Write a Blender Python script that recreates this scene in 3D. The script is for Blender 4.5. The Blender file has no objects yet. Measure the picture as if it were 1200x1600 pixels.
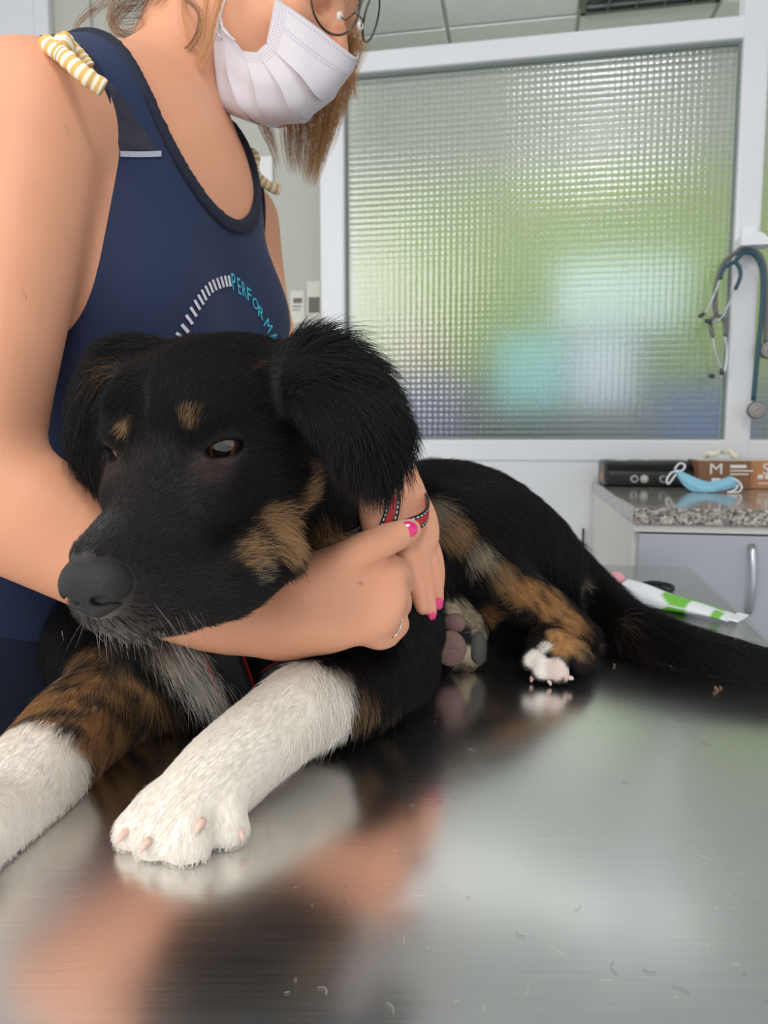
import bpy, bmesh, math, random
import numpy as np
from mathutils import Vector, Matrix
random.seed(3); rng = np.random.default_rng(7)
sc = bpy.context.scene

# ------------------------------------------------------------------ camera
FPX = 1155.0
PITCH = math.radians(5.8)
CAM = np.array([0.0, 0.0, 1.113])
TABLE_Z = 0.900
cam_d = bpy.data.cameras.new('camera')
cam = bpy.data.objects.new('camera', cam_d); sc.collection.objects.link(cam)
cam.location = CAM; cam.rotation_euler = (math.pi / 2 - PITCH, 0, 0)
cam_d.sensor_fit = 'VERTICAL'; cam_d.sensor_height = 36.0
cam_d.lens = FPX * 36.0 / 1600.0
cam_d.clip_start = 0.01
cam_d.dof.use_dof = True; cam_d.dof.focus_distance = 0.45; cam_d.dof.aperture_fstop = 13.0
sc.camera = cam

# ------------------------------------------------------------------ world, lamps, exposure
w = bpy.data.worlds.new('world'); sc.world = w; w.use_nodes = True
bg = w.node_tree.nodes['Background']
bg.inputs[0].default_value = (0.93, 0.97, 1.0, 1); bg.inputs[1].default_value = 0.80
def area_lamp(name, loc, target, sx, sy, power, col=(1, 1, 1)):
    l = bpy.data.lights.new(name, 'AREA'); l.shape = 'RECTANGLE'; l.size = sx; l.size_y = sy
    l.energy = power; l.color = col
    o = bpy.data.objects.new(name, l); sc.collection.objects.link(o); o.location = loc
    o.rotation_euler = (Vector(target) - Vector(loc)).to_track_quat('-Z', 'Y').to_euler()
    return o
area_lamp('window_light', (-1.6, -1.1, 2.2), (-0.1, 0.6, 1.0), 1.6, 1.3, 33, (1, 0.97, 0.93))
area_lamp('ceiling_panel_light', (0.34, -0.66, 2.985), (0.34, -0.66, 0.0), 0.6, 0.62, 17)
area_lamp('back_room_fill_light', (0.56, 2.5, 2.9), (1.05, 4.39, 1.3), 1.9, 0.3, 27)  # added fill that brightens the back room, no fixture stands there
sc.view_settings.view_transform = 'Standard'; sc.view_settings.look = 'None'
sc.view_settings.gamma = 1.0; sc.view_settings.use_curve_mapping = False
sc.view_settings.exposure = 0.16
sc.cycles.use_denoising = True
sc.cycles.max_bounces = 10; sc.cycles.transmission_bounces = 8; sc.cycles.transparent_max_bounces = 12

# ------------------------------------------------------------------ pixel + depth -> world point
CR = np.array([1.0, 0, 0]); CU = np.array([0, math.sin(PITCH), math.cos(PITCH)]); CF = np.array([0, math.cos(PITCH), -math.sin(PITCH)])
def P(px, py, d):
    return CAM + d * (CF + (px - 600) / FPX * CR - (py - 800) / FPX * CU)
def ray(px, py):
    return CF + (px - 600) / FPX * CR - (py - 800) / FPX * CU
def cam_vec(v):                                   # camera axes (right, up, towards viewer) -> world
    return v[0] * CR + v[1] * CU - v[2] * CF
def on_z(px, py, z):
    r = ray(px, py); return CAM + r * ((z - CAM[2]) / r[2])
def on_plane(px, py, p0, n):
    r = ray(px, py); return CAM + r * (np.dot(p0 - CAM, n) / np.dot(r, n))
def nrm(v):
    v = np.asarray(v, float); return v / np.linalg.norm(v)

# ------------------------------------------------------------------ materials
def lin(c):
    return tuple(((x / 255) / 12.92 if x / 255 <= .04045 else ((x / 255 + .055) / 1.055) ** 2.4) for x in c)
def new_mat(name):
    m = bpy.data.materials.new(name); m.use_nodes = True
    return m, m.node_tree.nodes, m.node_tree.links, m.node_tree.nodes['Principled BSDF']
def mat(name, rgb, rough=.5, metal=0., noise=0., scale=40., bump=0., bscale=200., coat=0., sheen=0., sss=0., spec=.5, coords='Object', emit=0):
    m, N, L, b = new_mat(name)
    c = lin(rgb) if max(rgb) > 1 else tuple(rgb)
    b.inputs['Base Color'].default_value = (*c, 1); b.inputs['Roughness'].default_value = rough; b.inputs['Metallic'].default_value = metal
    b.inputs['Coat Weight'].default_value = coat; b.inputs['Sheen Weight'].default_value = sheen
    b.inputs['Specular IOR Level'].default_value = spec
    if sss:
        b.inputs['Subsurface Weight'].default_value = sss; b.inputs['Subsurface Radius'].default_value = (1, .35, .2); b.inputs['Subsurface Scale'].default_value = .006
    if emit:
        b.inputs['Emission Color'].default_value = (*c, 1); b.inputs['Emission Strength'].default_value = emit
    tc = N.new('ShaderNodeTexCoord')
    if noise:
        t = N.new('ShaderNodeTexNoise'); t.inputs['Scale'].default_value = scale; t.inputs['Detail'].default_value = 4
        L.new(tc.outputs[coords], t.inputs['Vector'])
        r = N.new('ShaderNodeValToRGB'); lo = tuple(max(0, x * (1 - noise)) for x in c); hi = tuple(min(1, x * (1 + noise)) for x in c)
        r.color_ramp.elements[0].position = .3; r.color_ramp.elements[1].position = .7
        r.color_ramp.elements[0].color = (*lo, 1); r.color_ramp.elements[1].color = (*hi, 1)
        L.new(t.outputs['Fac'], r.inputs['Fac']); L.new(r.outputs['Color'], b.inputs['Base Color'])
    if bump:
        t = N.new('ShaderNodeTexNoise'); t.inputs['Scale'].default_value = bscale; t.inputs['Detail'].default_value = 3
        L.new(tc.outputs[coords], t.inputs['Vector'])
        bn = N.new('ShaderNodeBump'); bn.inputs['Strength'].default_value = bump; bn.inputs['Distance'].default_value = .001
        L.new(t.outputs['Fac'], bn.inputs['Height']); L.new(bn.outputs['Normal'], b.inputs['Normal'])
    return m
def attr_mat(name, attr, rough=.5, spec=.5, sss=0., coat=0., bump=0., bscale=200.):
    m, N, L, b = new_mat(name)
    a = N.new('ShaderNodeAttribute'); a.attribute_name = attr
    L.new(a.outputs['Color'], b.inputs['Base Color'])
    b.inputs['Roughness'].default_value = rough; b.inputs['Specular IOR Level'].default_value = spec; b.inputs['Coat Weight'].default_value = coat
    if coat: b.inputs['Coat Roughness'].default_value = .03
    if sss:
        b.inputs['Subsurface Weight'].default_value = sss; b.inputs['Subsurface Radius'].default_value = (1, .35, .2); b.inputs['Subsurface Scale'].default_value = .006
    if bump:
        tc = N.new('ShaderNodeTexCoord'); t = N.new('ShaderNodeTexNoise'); t.inputs['Scale'].default_value = bscale; t.inputs['Detail'].default_value = 4
        L.new(tc.outputs['Object'], t.inputs['Vector'])
        bn = N.new('ShaderNodeBump'); bn.inputs['Strength'].default_value = bump; bn.inputs['Distance'].default_value = .001
        L.new(t.outputs['Fac'], bn.inputs['Height']); L.new(bn.outputs['Normal'], b.inputs['Normal'])
    return m
def math_node(N, L, op, a, b=None):
    n = N.new('ShaderNodeMath'); n.operation = op
    for i, v in enumerate((a, b)):
        if v is None: continue
        if isinstance(v, (int, float)): n.inputs[i].default_value = v
        else: L.new(v, n.inputs[i])
    return n.outputs[0]

# ------------------------------------------------------------------ objects
def tag(o, label=None, cat=None, group=None, kind=None):
    if label: o['label'] = label
    if cat: o['category'] = cat
    if group: o['group'] = group
    if kind: o['kind'] = kind
    return o
def empty(name, loc, label=None, cat=None, group=None, kind=None):
    o = bpy.data.objects.new(name, None); o.empty_display_size = .05; sc.collection.objects.link(o); o.location = [float(x) for x in loc]
    return tag(o, label, cat, group, kind)
def world_loc(o):
    v = np.zeros(3)
    while o is not None: v += np.array(o.location); o = o.parent
    return v
def link_mesh(name, V, F, m, parent=None, smooth=False, origin=None, colors=None, uv=None):
    """V in world space; the object's origin is its base centre unless given"""
    V = np.asarray(V, float)
    if origin is None:
        origin = world_loc(parent) if parent is not None else np.array([(V[:, 0].min() + V[:, 0].max()) / 2, (V[:, 1].min() + V[:, 1].max()) / 2, V[:, 2].min()])
    me = bpy.data.meshes.new(name)
    me.from_pydata((V - origin).tolist(), [], [list(map(int, f)) for f in F] if not isinstance(F, np.ndarray) else F.tolist())
    if m: me.materials.append(m)
    if smooth: me.polygons.foreach_set('use_smooth', np.ones(len(me.polygons), bool))
    if colors is not None:
        a = me.color_attributes.new('Col', 'FLOAT_COLOR', 'POINT')
        a.data.foreach_set('color', np.concatenate([colors, np.ones((len(colors), 1))], 1).astype(np.float32).ravel())
    if uv is not None:
        ul = me.uv_layers.new(name='UVMap'); li = np.empty(len(me.loops), np.int32); me.loops.foreach_get('vertex_index', li)
        ul.data.foreach_set('uv', np.asarray(uv, np.float32)[li].ravel())
    me.update()
    o = bpy.data.objects.new(name, me); sc.collection.objects.link(o)
    if parent is not None:
        o.parent = parent; o.location = origin - world_loc(parent)
    else: o.location = origin
    return o
class MB:
    def __init__(s): s.v = []; s.f = []
    def add(s, V, F):
        n = len(s.v); s.v += [tuple(map(float, x)) for x in V]; s.f += [tuple(int(i) + n for i in f) for f in F]; return s
    def box(s, lo, hi, T=None, bev=0.):
        lo = np.array(lo, float); hi = np.array(hi, float)
        bm = bmesh.new(); bmesh.ops.create_cube(bm, size=1)
        for v in bm.verts: v.co = Vector(((lo + hi) / 2 + np.array(v.co) * (hi - lo)))
        if bev: bmesh.ops.bevel(bm, geom=bm.edges[:], offset=bev, segments=2, profile=.5, affect='EDGES', clamp_overlap=True)
        bm.verts.index_update()
        V = np.array([v.co for v in bm.verts]); F = [[v.index for v in f.verts] for f in bm.faces]; bm.free()
        return s.add(T(V) if T else V, F)
    def tube(s, pts, r, n=10, T=None, flat=None, up=None):
        pts = np.asarray(pts, float); m = len(pts); r = np.broadcast_to(np.asarray(r, float), (m,))
        t = np.gradient(pts, axis=0); t /= np.linalg.norm(t, axis=1)[:, None] + 1e-12
        u = np.cross(t[0], up if up is not None else ([0, 0, 1] if abs(t[0][2]) < .9 else [1, 0, 0])); u /= np.linalg.norm(u)
        V = []; a = np.arange(n) * 2 * math.pi / n
        for i in range(m):
            u = u - t[i] * np.dot(u, t[i]); u /= np.linalg.norm(u); v = np.cross(t[i], u)
            k = 1 if flat is None else flat
            V += list(pts[i] + r[i] * (np.cos(a)[:, None] * u + k * np.sin(a)[:, None] * v))
        F = [[i * n + j, i * n + (j + 1) % n, (i + 1) * n + (j + 1) % n, (i + 1) * n + j] for i in range(m - 1) for j in range(n)]
        F += [list(range(n))[::-1], list(range((m - 1) * n, m * n))]
        V = np.array(V); return s.add(T(V) if T else V, F)
    def lathe(s, prof, n=24, T=None):
        V = [(r * math.cos(2 * math.pi * j / n), r * math.sin(2 * math.pi * j / n), z) for r, z in prof for j in range(n)]
        m = len(prof); F = [[i * n + j, i * n + (j + 1) % n, (i + 1) * n + (j + 1) % n, (i + 1) * n + j] for i in range(m - 1) for j in range(n)]
        F += [list(range(n))[::-1], list(range((m - 1) * n, m * n))]
        V = np.array(V); return s.add(T(V) if T else V, F)
    def sphere(s, c, R, radii, nu=24, nv=14):
        V = []
        for i in range(nv + 1):
            th = math.pi * i / nv
            for j in range(nu):
                ph = 2 * math.pi * j / nu
                V.append(np.array([math.sin(th) * math.cos(ph), math.sin(th) * math.sin(ph), math.cos(th)]) * radii)
        V = np.array(V) @ np.asarray(R, float).T + np.asarray(c)
        F = [[i * nu + j, (i + 1) * nu + j, (i + 1) * nu + (j + 1) % nu, i * nu + (j + 1) % nu] for i in range(nv) for j in range(nu)]
        return s.add(V, F)
    def build(s, name, m, parent=None, smooth=False, origin=None):
        return link_mesh(name, np.array(s.v), s.f, m, parent, smooth, origin)
def frame(z, x=None):                              # 3x3 columns x,y,z with z given
    z = nrm(z); x = np.array([1., 0, 0]) if x is None else np.asarray(x, float)
    if abs(np.dot(nrm(x), z)) > .98: x = np.array([0, 1., 0])
    x = nrm(x - z * np.dot(x, z)); return np.stack([x, np.cross(z, x), z], 1)
def spline(pts, n):                                # Catmull-Rom through the points (any dimension)
    p = np.asarray(pts, float); p = np.concatenate([[2 * p[0] - p[1]], p, [2 * p[-1] - p[-2]]]); m = len(p) - 3
    out = []
    for u in np.linspace(0, m - 1e-6, n):
        i = int(u); t = u - i; a, b, c, d = p[i:i + 4]
        out.append(.5 * (2 * b + (c - a) * t + (2 * a - 5 * b + 4 * c - d) * t * t + (3 * b - a - 3 * c + d) * t ** 3))
    return np.array(out)
def smooth_auto(o, deg=35):
    o.data.polygons.foreach_set('use_smooth', np.ones(len(o.data.polygons), bool))
    try: o.data.set_sharp_from_angle(angle=math.radians(deg))
    except Exception: pass
    return o

# ------------------------------------------------------------------ signed distance sculpting + surface nets
def axis_grid(lo, hi, fines, coarse):
    """coordinates from lo to hi, step `coarse`, finer inside the given (a, b, step) ranges"""
    out = [lo]
    while out[-1] < hi:
        x = out[-1]; st = coarse
        for a, b, s in fines:
            dd = max(a - x, x - b, 0.0); st = min(st, s + dd * .25)
        out.append(x + st)
    return np.array(out, np.float32)
class SDF:
    def __init__(s, xs, ys, zs):
        s.ax = [xs, ys, zs]; s.F = np.full((len(xs), len(ys), len(zs)), .2, np.float32)
    def win(s, lo, hi):
        sl = []
        for a, l, h in zip(s.ax, lo, hi):
            i = max(0, np.searchsorted(a, l) - 1); j = min(len(a), np.searchsorted(a, h) + 1); sl.append(slice(i, max(j, i + 1)))
        X = s.ax[0][sl[0]][:, None, None]; Y = s.ax[1][sl[1]][None, :, None]; Z = s.ax[2][sl[2]][None, None, :]
        return tuple(sl), X, Y, Z
    def put(s, sl, d, k, op='u'):
        a = s.F[sl]
        if op == 'u':
            if k <= 0: s.F[sl] = np.minimum(a, d); return
            h = np.clip(.5 + .5 * (d - a) / k, 0, 1); s.F[sl] = d * (1 - h) + a * h - k * h * (1 - h)
        else:
            d = -d
            if k <= 0: s.F[sl] = np.maximum(a, d); return
            h = np.clip(.5 - .5 * (d - a) / k, 0, 1); s.F[sl] = d * (1 - h) + a * h + k * h * (1 - h)
    def cap(s, a, b, ra, rb, k=.01, op='u'):
        a = np.asarray(a, float); b = np.asarray(b, float); pad = max(ra, rb) + k + .012
        sl, X, Y, Z = s.win(np.minimum(a, b) - pad, np.maximum(a, b) + pad)
        ab = b - a; L2 = float(ab @ ab) + 1e-12
        t = np.clip(((X - a[0]) * ab[0] + (Y - a[1]) * ab[1] + (Z - a[2]) * ab[2]) / L2, 0, 1)
        d = np.sqrt((X - a[0] - t * ab[0]) ** 2 + (Y - a[1] - t * ab[1]) ** 2 + (Z - a[2] - t * ab[2]) ** 2) - (ra + (rb - ra) * t)
        s.put(sl, d, k, op)
    def chain(s, pts, rs, k=.01, n=None):
        pts = [np.asarray(p, float) for p in pts]
        if n:
            q = spline(np.concatenate([np.array(pts), np.array(rs)[:, None]], 1), n); pts = list(q[:, :3]); rs = list(q[:, 3])
        A = np.array(pts); pad = max(rs) + k + .012; sl, X, Y, Z = s.win(A.min(0) - pad, A.max(0) + pad); d = None
        for a, b, ra, rb in zip(A[:-1], A[1:], rs[:-1], rs[1:]):
            ab = b - a; L2 = float(ab @ ab) + 1e-12
            t = np.clip(((X - a[0]) * ab[0] + (Y - a[1]) * ab[1] + (Z - a[2]) * ab[2]) / L2, 0, 1)
            e = np.sqrt((X - a[0] - t * ab[0]) ** 2 + (Y - a[1] - t * ab[1]) ** 2 + (Z - a[2] - t * ab[2]) ** 2) - (ra + (rb - ra) * t)
            d = e if d is None else np.minimum(d, e)
        s.put(sl, d, k)
    def ell(s, c, R, r, k=.01, op='u'):
        c = np.asarray(c, float); R = np.asarray(R, float); r = np.asarray(r, float); ext = np.sqrt(((R * r) ** 2).sum(1)); pad = ext + k + .012
        sl, X, Y, Z = s.win(c - pad, c + pad)
        q = [(X - c[0]) * R[0, i] + (Y - c[1]) * R[1, i] + (Z - c[2]) * R[2, i] for i in range(3)]
        k0 = np.sqrt(sum((q[i] / r[i]) ** 2 for i in range(3))); k1 = np.sqrt(sum((q[i] / r[i] ** 2) ** 2 for i in range(3))) + 1e-9
        s.put(sl, k0 * (k0 - 1) / k1, k, op)
    def mesh(s):
        F = s.F; ax = s.ax; S = F < 0; n = np.array(F.shape) - 1
        cnt = np.zeros(tuple(n), np.int8)
        for a in (0, 1):
            for b in (0, 1):
                for c in (0, 1): cnt += S[a:n[0] + a, b:n[1] + b, c:n[2] + c]
        I, J, K = np.nonzero((cnt > 0) & (cnt < 8)); M = len(I)
        idx = np.full(tuple(n), -1, np.int32); idx[I, J, K] = np.arange(M)
        cor = [(a, b, c) for a in (0, 1) for b in (0, 1) for c in (0, 1)]
        val = np.stack([F[I + a, J + b, K + c] for a, b, c in cor], 1)
        pos = np.stack([np.stack([ax[0][I + a], ax[1][J + b], ax[2][K + c]], 1) for a, b, c in cor], 1)
        acc = np.zeros((M, 3)); num = np.zeros(M)
        for p in range(8):
            for bit in (1, 2, 4):
                q = p | bit
                if q == p: continue
                x = (val[:, p] < 0) != (val[:, q] < 0); t = val[x, p] / (val[x, p] - val[x, q])
                acc[x] += pos[x, p] + t[:, None] * (pos[x, q] - pos[x, p]); num[x] += 1
        V = acc / num[:, None]; Q = []
        for d in range(3):
            e1, e2 = (d + 1) % 3, (d + 2) % 3
            s0 = [slice(None)] * 3; s1 = [slice(None)] * 3; s0[d] = slice(0, -1); s1[d] = slice(1, None)
            A = S[tuple(s0)]; B = S[tuple(s1)]
            E = np.stack(np.nonzero(A != B), 1)
            ok = (E[:, e1] > 0) & (E[:, e2] > 0) & (E[:, e1] < n[e1]) & (E[:, e2] < n[e2]); E = E[ok]
            inside = A[tuple(E.T)]
            def c(o1, o2):
                T = E.copy(); T[:, e1] -= o1; T[:, e2] -= o2; return idx[tuple(T.T)]
            q = np.stack([c(1, 1), c(0, 1), c(0, 0), c(1, 0)], 1)
            q[~inside] = q[~inside][:, ::-1]; Q.append(q)
        return V, np.concatenate(Q)
def vnormals(V, Q):
    n = np.cross(V[Q[:, 2]] - V[Q[:, 0]], V[Q[:, 3]] - V[Q[:, 1]]); N = np.zeros_like(V)
    for i in range(4): np.add.at(N, Q[:, i], n)
    return N / (np.linalg.norm(N, axis=1)[:, None] + 1e-12)
def noise3(p, s, seed=0):
    r = np.random.default_rng(seed); o = np.zeros(len(p))
    for i in range(9):
        k = r.normal(size=3); k = k / np.linalg.norm(k) * s * (.6 + 1.2 * r.random()); o += np.sin(p @ k + r.random() * 6.28)
    return o / 4.5
def seg_dist(p, pts):
    pts = np.asarray(pts, float); best = np.full(len(p), 1e9)
    for a, b in zip(pts[:-1], pts[1:]):
        ab = b - a; t = np.clip(((p - a) @ ab) / (ab @ ab), 0, 1); best = np.minimum(best, np.linalg.norm(p - a - t[:, None] * ab, axis=1))
    return best
def sstep(a, b, x):
    t = np.clip((x - a) / (b - a), 0, 1); return t * t * (3 - 2 * t)
def curves_object(name, strands, radii, cols, m, parent, label=None):
    """strands (n, k, 3) in world space, radii (n, k), cols (n, 3)"""
    n, k, _ = strands.shape; org = world_loc(parent)
    cu = bpy.data.hair_curves.new(name); cu.add_curves([k] * n)
    cu.attributes['position'].data.foreach_set('vector', (strands - org).astype(np.float32).ravel())
    a = cu.attributes.get('radius') or cu.attributes.new('radius', 'FLOAT', 'POINT'); a.data.foreach_set('value', radii.astype(np.float32).ravel())
    a = cu.attributes.new('Col', 'FLOAT_COLOR', 'CURVE'); a.data.foreach_set('color', np.concatenate([cols, np.ones((n, 1))], 1).astype(np.float32).ravel())
    cu.materials.append(m)
    o = bpy.data.objects.new(name, cu); sc.collection.objects.link(o); o.parent = parent; o['kind'] = 'stuff'
    if label: o['label'] = label
    return o

# ================================================================== the room
AW = math.radians(10.5)
RW = np.array([math.cos(AW), -math.sin(AW), 0]); RN = np.array([-math.sin(AW), -math.cos(AW), 0])
ZC = 0.991                                         # counter height
CORNER = on_z(990, 793, ZC)                        # front left corner of the counter
CD = 0.78
R0 = CORNER - CD * RN; R0 = np.array([R0[0], R0[1], 0.0])
def RM(V):                                         # (u along wall, v out of wall, z) -> world
    V = np.atleast_2d(V); return R0 + V[:, :1] * RW + V[:, 1:2] * RN + V[:, 2:3] * np.array([0, 0, 1.])
def rm(u, v, z): return RM([[u, v, z]])[0]
def wuz(px, py, v=0.0):                            # pixel on the partition plane -> (u, z)
    q = on_plane(px, py, R0 + v * RN, RN); return float((q - R0) @ RW), float(q[2])
white = mat('white_paint', (228, 229, 232), .38, noise=.02, scale=3, bump=.05, bscale=60)
wall_grey = mat('grey_wall_paint', (196, 195, 186), .8, noise=.03, scale=2, bump=.1, bscale=150)
ceil_m = mat('ceiling_tile', (222, 223, 221), .9, noise=.03, scale=30, bump=.25, bscale=260)
grid_m = mat('ceiling_grid', (205, 206, 205), .5)
floor_m = mat('vinyl_floor', (150, 152, 150), .45, noise=.12, scale=30)
far_m = mat('far_wall_paint', (156, 158, 148), .8, noise=.03, scale=2)
green_m = mat('green_wall_paint', (134, 158, 62), .7, noise=.04, scale=2)
CZ = 3.02
def slab(name, lo, hi, m, bev=.003, parent=None, kind='structure', **k):
    o = MB().box(lo, hi, RM, bev).build(name, m, parent, **k)
    if parent is None and kind: o['kind'] = kind
    return o
slab('floor', (-3.2, -3.0, -.05), (3.4, 3.4, 0), floor_m)
uL0 = wuz(500, 400)[0]; uL1 = wuz(538, 400)[0]; uR0 = wuz(1147, 400)[0]; uR1 = wuz(1187, 400)[0]
zb0 = wuz(900, 721)[1]; zb1 = wuz(900, 687)[1]; zt0 = wuz(860, 85.5)[1]; zt1 = wuz(860, 51)[1]
print('partition', uL0, uL1, uR0, uR1, zb0, zb1, zt0, zt1)
uE = uR1 + 1.3
slab('wall_back', (uL0 + .005, -.055, 0), (uE, -.008, zb0 + .004), white)
slab('trim_1', (uL0, -.065, 0), (uL1, .0, CZ), white, .006)
slab('trim_2', (uR0, -.065, 0), (uR1, .0, CZ), white, .006)
slab('trim_3', (uL1 - .004, -.06, zb0), (uR0 + .004, -.002, zb1), white, .005)
slab('trim_4', (uL1 - .004, -.06, zt0), (uR0 + .004, -.002, zt1), white, .005)
slab('trim_5', (uR1 - .004, -.06, zb0), (uE, -.002, zb1), white, .005)
slab('trim_6', (uR1 - .004, -.06, zt0), (uE, -.002, zt1), white, .005)
slab('baseboard_back', (uL1, -.008, 0), (uE, .004, .08), mat('baseboard_plastic', (190, 190, 190), .5))
# patterned glass: square prisms pressed into the pane
def glass_material():
    m, N, L, b = new_mat('patterned_glass')
    b.inputs['Base Color'].default_value = (.90, .95, .91, 1); b.inputs['Transmission Weight'].default_value = 1
    b.inputs['Roughness'].default_value = .30; b.inputs['IOR'].default_value = 1.45
    tc = N.new('ShaderNodeTexCoord'); sp = N.new('ShaderNodeSeparateXYZ')
    rot = N.new('ShaderNodeVectorRotate'); rot.rotation_type = 'Z_AXIS'; rot.inputs['Angle'].default_value = AW
    L.new(tc.outputs['Object'], rot.inputs['Vector']); L.new(rot.outputs['Vector'], sp.inputs[0])
    k = 2 * math.pi / .0165
    a = math_node(N, L, 'ABSOLUTE', math_node(N, L, 'SINE', math_node(N, L, 'MULTIPLY', sp.outputs['X'], k / 2)))
    c = math_node(N, L, 'ABSOLUTE', math_node(N, L, 'SINE', math_node(N, L, 'MULTIPLY', sp.outputs['Z'], k / 2)))
    h = math_node(N, L, 'ADD', a, c)
    bn = N.new('ShaderNodeBump'); bn.inputs['Strength'].default_value = .45; bn.inputs['Distance'].default_value = .0022
    L.new(h, bn.inputs['Height']); L.new(bn.outputs['Normal'], b.inputs['Normal'])
    b2 = N.new('ShaderNodeBump'); b2.inputs['Strength'].default_value = .15; b2.inputs['Distance'].default_value = .0022; L.new(h, b2.inputs['Height'])
    b.inputs['Coat Weight'].default_value = 1.0; b.inputs['Coat Roughness'].default_value = .06; L.new(b2.outputs['Normal'], b.inputs['Coat Normal'])
    return m
glass = glass_material()
slab('window_1', (uL1 - .008, -.034, zb1 - .008), (uR0 + .008, -.028, zt0 + .008), glass, 0)
slab('window_2', (uR1 - .008, -.034, zb1 - .008), (uE, -.028, zt0 + .008), glass, 0)
gask = mat('window_gasket', (120, 132, 125), .5)
MBg = MB()
for u0, u1 in ((uL1, uL1 + .007), (uR0 - .007, uR0)): MBg.box((u0, -.027, zb1), (u1, -.02, zt0), RM)
for z0, z1 in ((zb1, zb1 + .006), (zt0 - .006, zt0)): MBg.box((uL1 + .007, -.027, z0), (uR0 - .007, -.02, z1), RM)
MBg.build('trim_7', gask)['kind'] = 'structure'
# left of the partition: grey wall a little behind, white door with its frame
slab('wall_left', (-3.2, -.40, 0), (uL0 + .02, -.30, CZ), wall_grey)
slab('trim_8', (uL0 - .01, -.30, 0), (uL0 + .035, -.062, CZ), wall_grey, .002)
FB = -.30
uD = wuz(84, 40, FB)[0]; uD1 = wuz(62, 40, FB)[0]
slab('trim_9', (uD1, FB, 0), (uD, FB + .03, CZ), white, .004)
slab('door_1', (uD1 - .9, FB, 0.01), (uD1 - .004, FB + .022, CZ - .3), white, .004)
cu = wuz(141, 10, FB)[0]
slab('trim_10', (cu - .004, FB, 1.4), (cu + .004, FB + .012, CZ), wall_grey, .001)
# switch plate and pinned notices on the grey wall
paper = mat('paper', (226, 225, 214), .8); paper2 = mat('dark_print', (120, 116, 108), .8)
def wall_card(name, px0, py0, px1, py1, label, cat, m, th=.006, prints=()):
    u0, z1 = wuz(px0, py0, FB); u1, z0 = wuz(px1, py1, FB)
    e = empty(name, rm((u0 + u1) / 2, FB + .001, z0), label, cat)
    MB().box((u0, FB + .001, z0), (u1, FB + .001 + th, z1), RM, th * .3).build('sheet' if th < .004 else 'plate', m, e)
    for a, b, c, d in prints:
        MB().box((u0 + a * (u1 - u0), FB + .001 + th, z0 + b * (z1 - z0)), (u0 + c * (u1 - u0), FB + .0016 + th, z0 + d * (z1 - z0)), RM).build('print', paper2, e)
    return e
wall_card('wall_plate', 384, 248, 428, 292, 'white square plate on the grey wall behind the far shoulder', 'wall plate', mat('white_plastic', (238, 238, 236), .4), .012, ())
wall_card('wall_notice', 454, 455, 476, 505, 'pale paper notice on grey wall, left of the two pinned there', 'notice', paper, .0015, ((.15, .5, .8, .54), (.15, .4, .7, .43), (.2, .62, .85, .78)))
wall_card('wall_notice', 480, 440, 501, 505, 'paper notice beside the white post, half dark picture, right of two', 'notice', paper, .0015, ((.1, .25, .95, .62),))
# back room behind the glass
FV = -2.4
slab('wall_far', (-3.2, FV - .1, 0), (3.4, FV, CZ), far_m)
slab('trim_11', (-2.6, FV, 1.43), (3.2, FV + .02, 2.55), green_m, .004)
slab('trim_12', (-2.6, FV, 0), (3.2, FV + .022, 1.42), mat('dado_paint', (84, 94, 98), .7), .004)
# ceiling: grid and tiles
ut = (wuz(692, 0)[0])
def czpt(px, py): q = on_z(px, py, CZ) - R0; return float(q @ RW), float(q @ RN)
u_a, v_a = czpt(692, 0); u_b, v_b = czpt(908, 0); u_c, v_c = czpt(800, 32)
TS = .6
print('ceiling', u_a, v_a, u_b, v_b, v_c, 'tile', u_b - u_a)
ceil = slab('ceiling', (-3.2, -3.0, CZ + .012), (3.4, 3.4, CZ + .05), grid_m, 0)
tile_me = None
for i in range(-5, 6):
    for j in range(-5, 6):
        u0 = u_b + i * TS; v0 = v_c + j * TS
        if not (-3.2 < u0 < 2.9 and -3.0 < v0 < 2.9): continue
        if i == 0 and j == 0: lamp_cell = (u0, v0); continue
        if tile_me is None:
            o = MB().box((u0 + .010, v0 + .010, CZ - .004), (u0 + TS - .010, v0 + TS - .010, CZ + .013), RM, .003).build('ceiling_tile', ceil_m, ceil, origin=rm(u0, v0, CZ))
            tile_me = o.data
        else:
            o = bpy.data.objects.new('ceiling_tile', tile_me); sc.collection.objects.link(o)
            o.parent = ceil; o.location = rm(u0, v0, CZ) - np.array(ceil.location)
u0, v0 = lamp_cell
lamp = empty('ceiling_lamp', rm(u0 + .3, v0 + .3, CZ - .02), 'square recessed ceiling lamp with grey louvre grid, switched off', 'ceiling lamp')
lm = mat('louvre_metal', (120, 124, 126), .35, .6); lm2 = mat('lamp_housing', (92, 96, 98), .5, .3)
MB().box((u0 + .012, v0 + .012, CZ - .004), (u0 + TS - .012, v0 + TS - .012, CZ + .012), RM).build('housing', lm2, lamp)
fr = MB()
for a in ((0, 0, TS, .03), (0, TS - .03, TS, TS), (0, 0, .03, TS), (TS - .03, 0, TS, TS)):
    fr.box((u0 + a[0] + .005, v0 + a[1] + .005, CZ - .014), (u0 + max(a[2], a[0]) - .005, v0 + max(a[3], a[1]) - .005, CZ - .003), RM)
fr.build('frame', lm, lamp)
for i in range(1, 8):
    MB().box((u0 + .03, v0 + i * TS / 8 - .003, CZ - .02), (u0 + TS - .03, v0 + i * TS / 8 + .003, CZ - .002), RM).build('louvre', lm, lamp)
for i in range(1, 5):
    MB().box((u0 + i * TS / 5 - .003, v0 + .03, CZ - .021), (u0 + i * TS / 5 + .003, v0 + TS - .03, CZ - .002), RM).build('louvre', lm, lamp)
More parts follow.
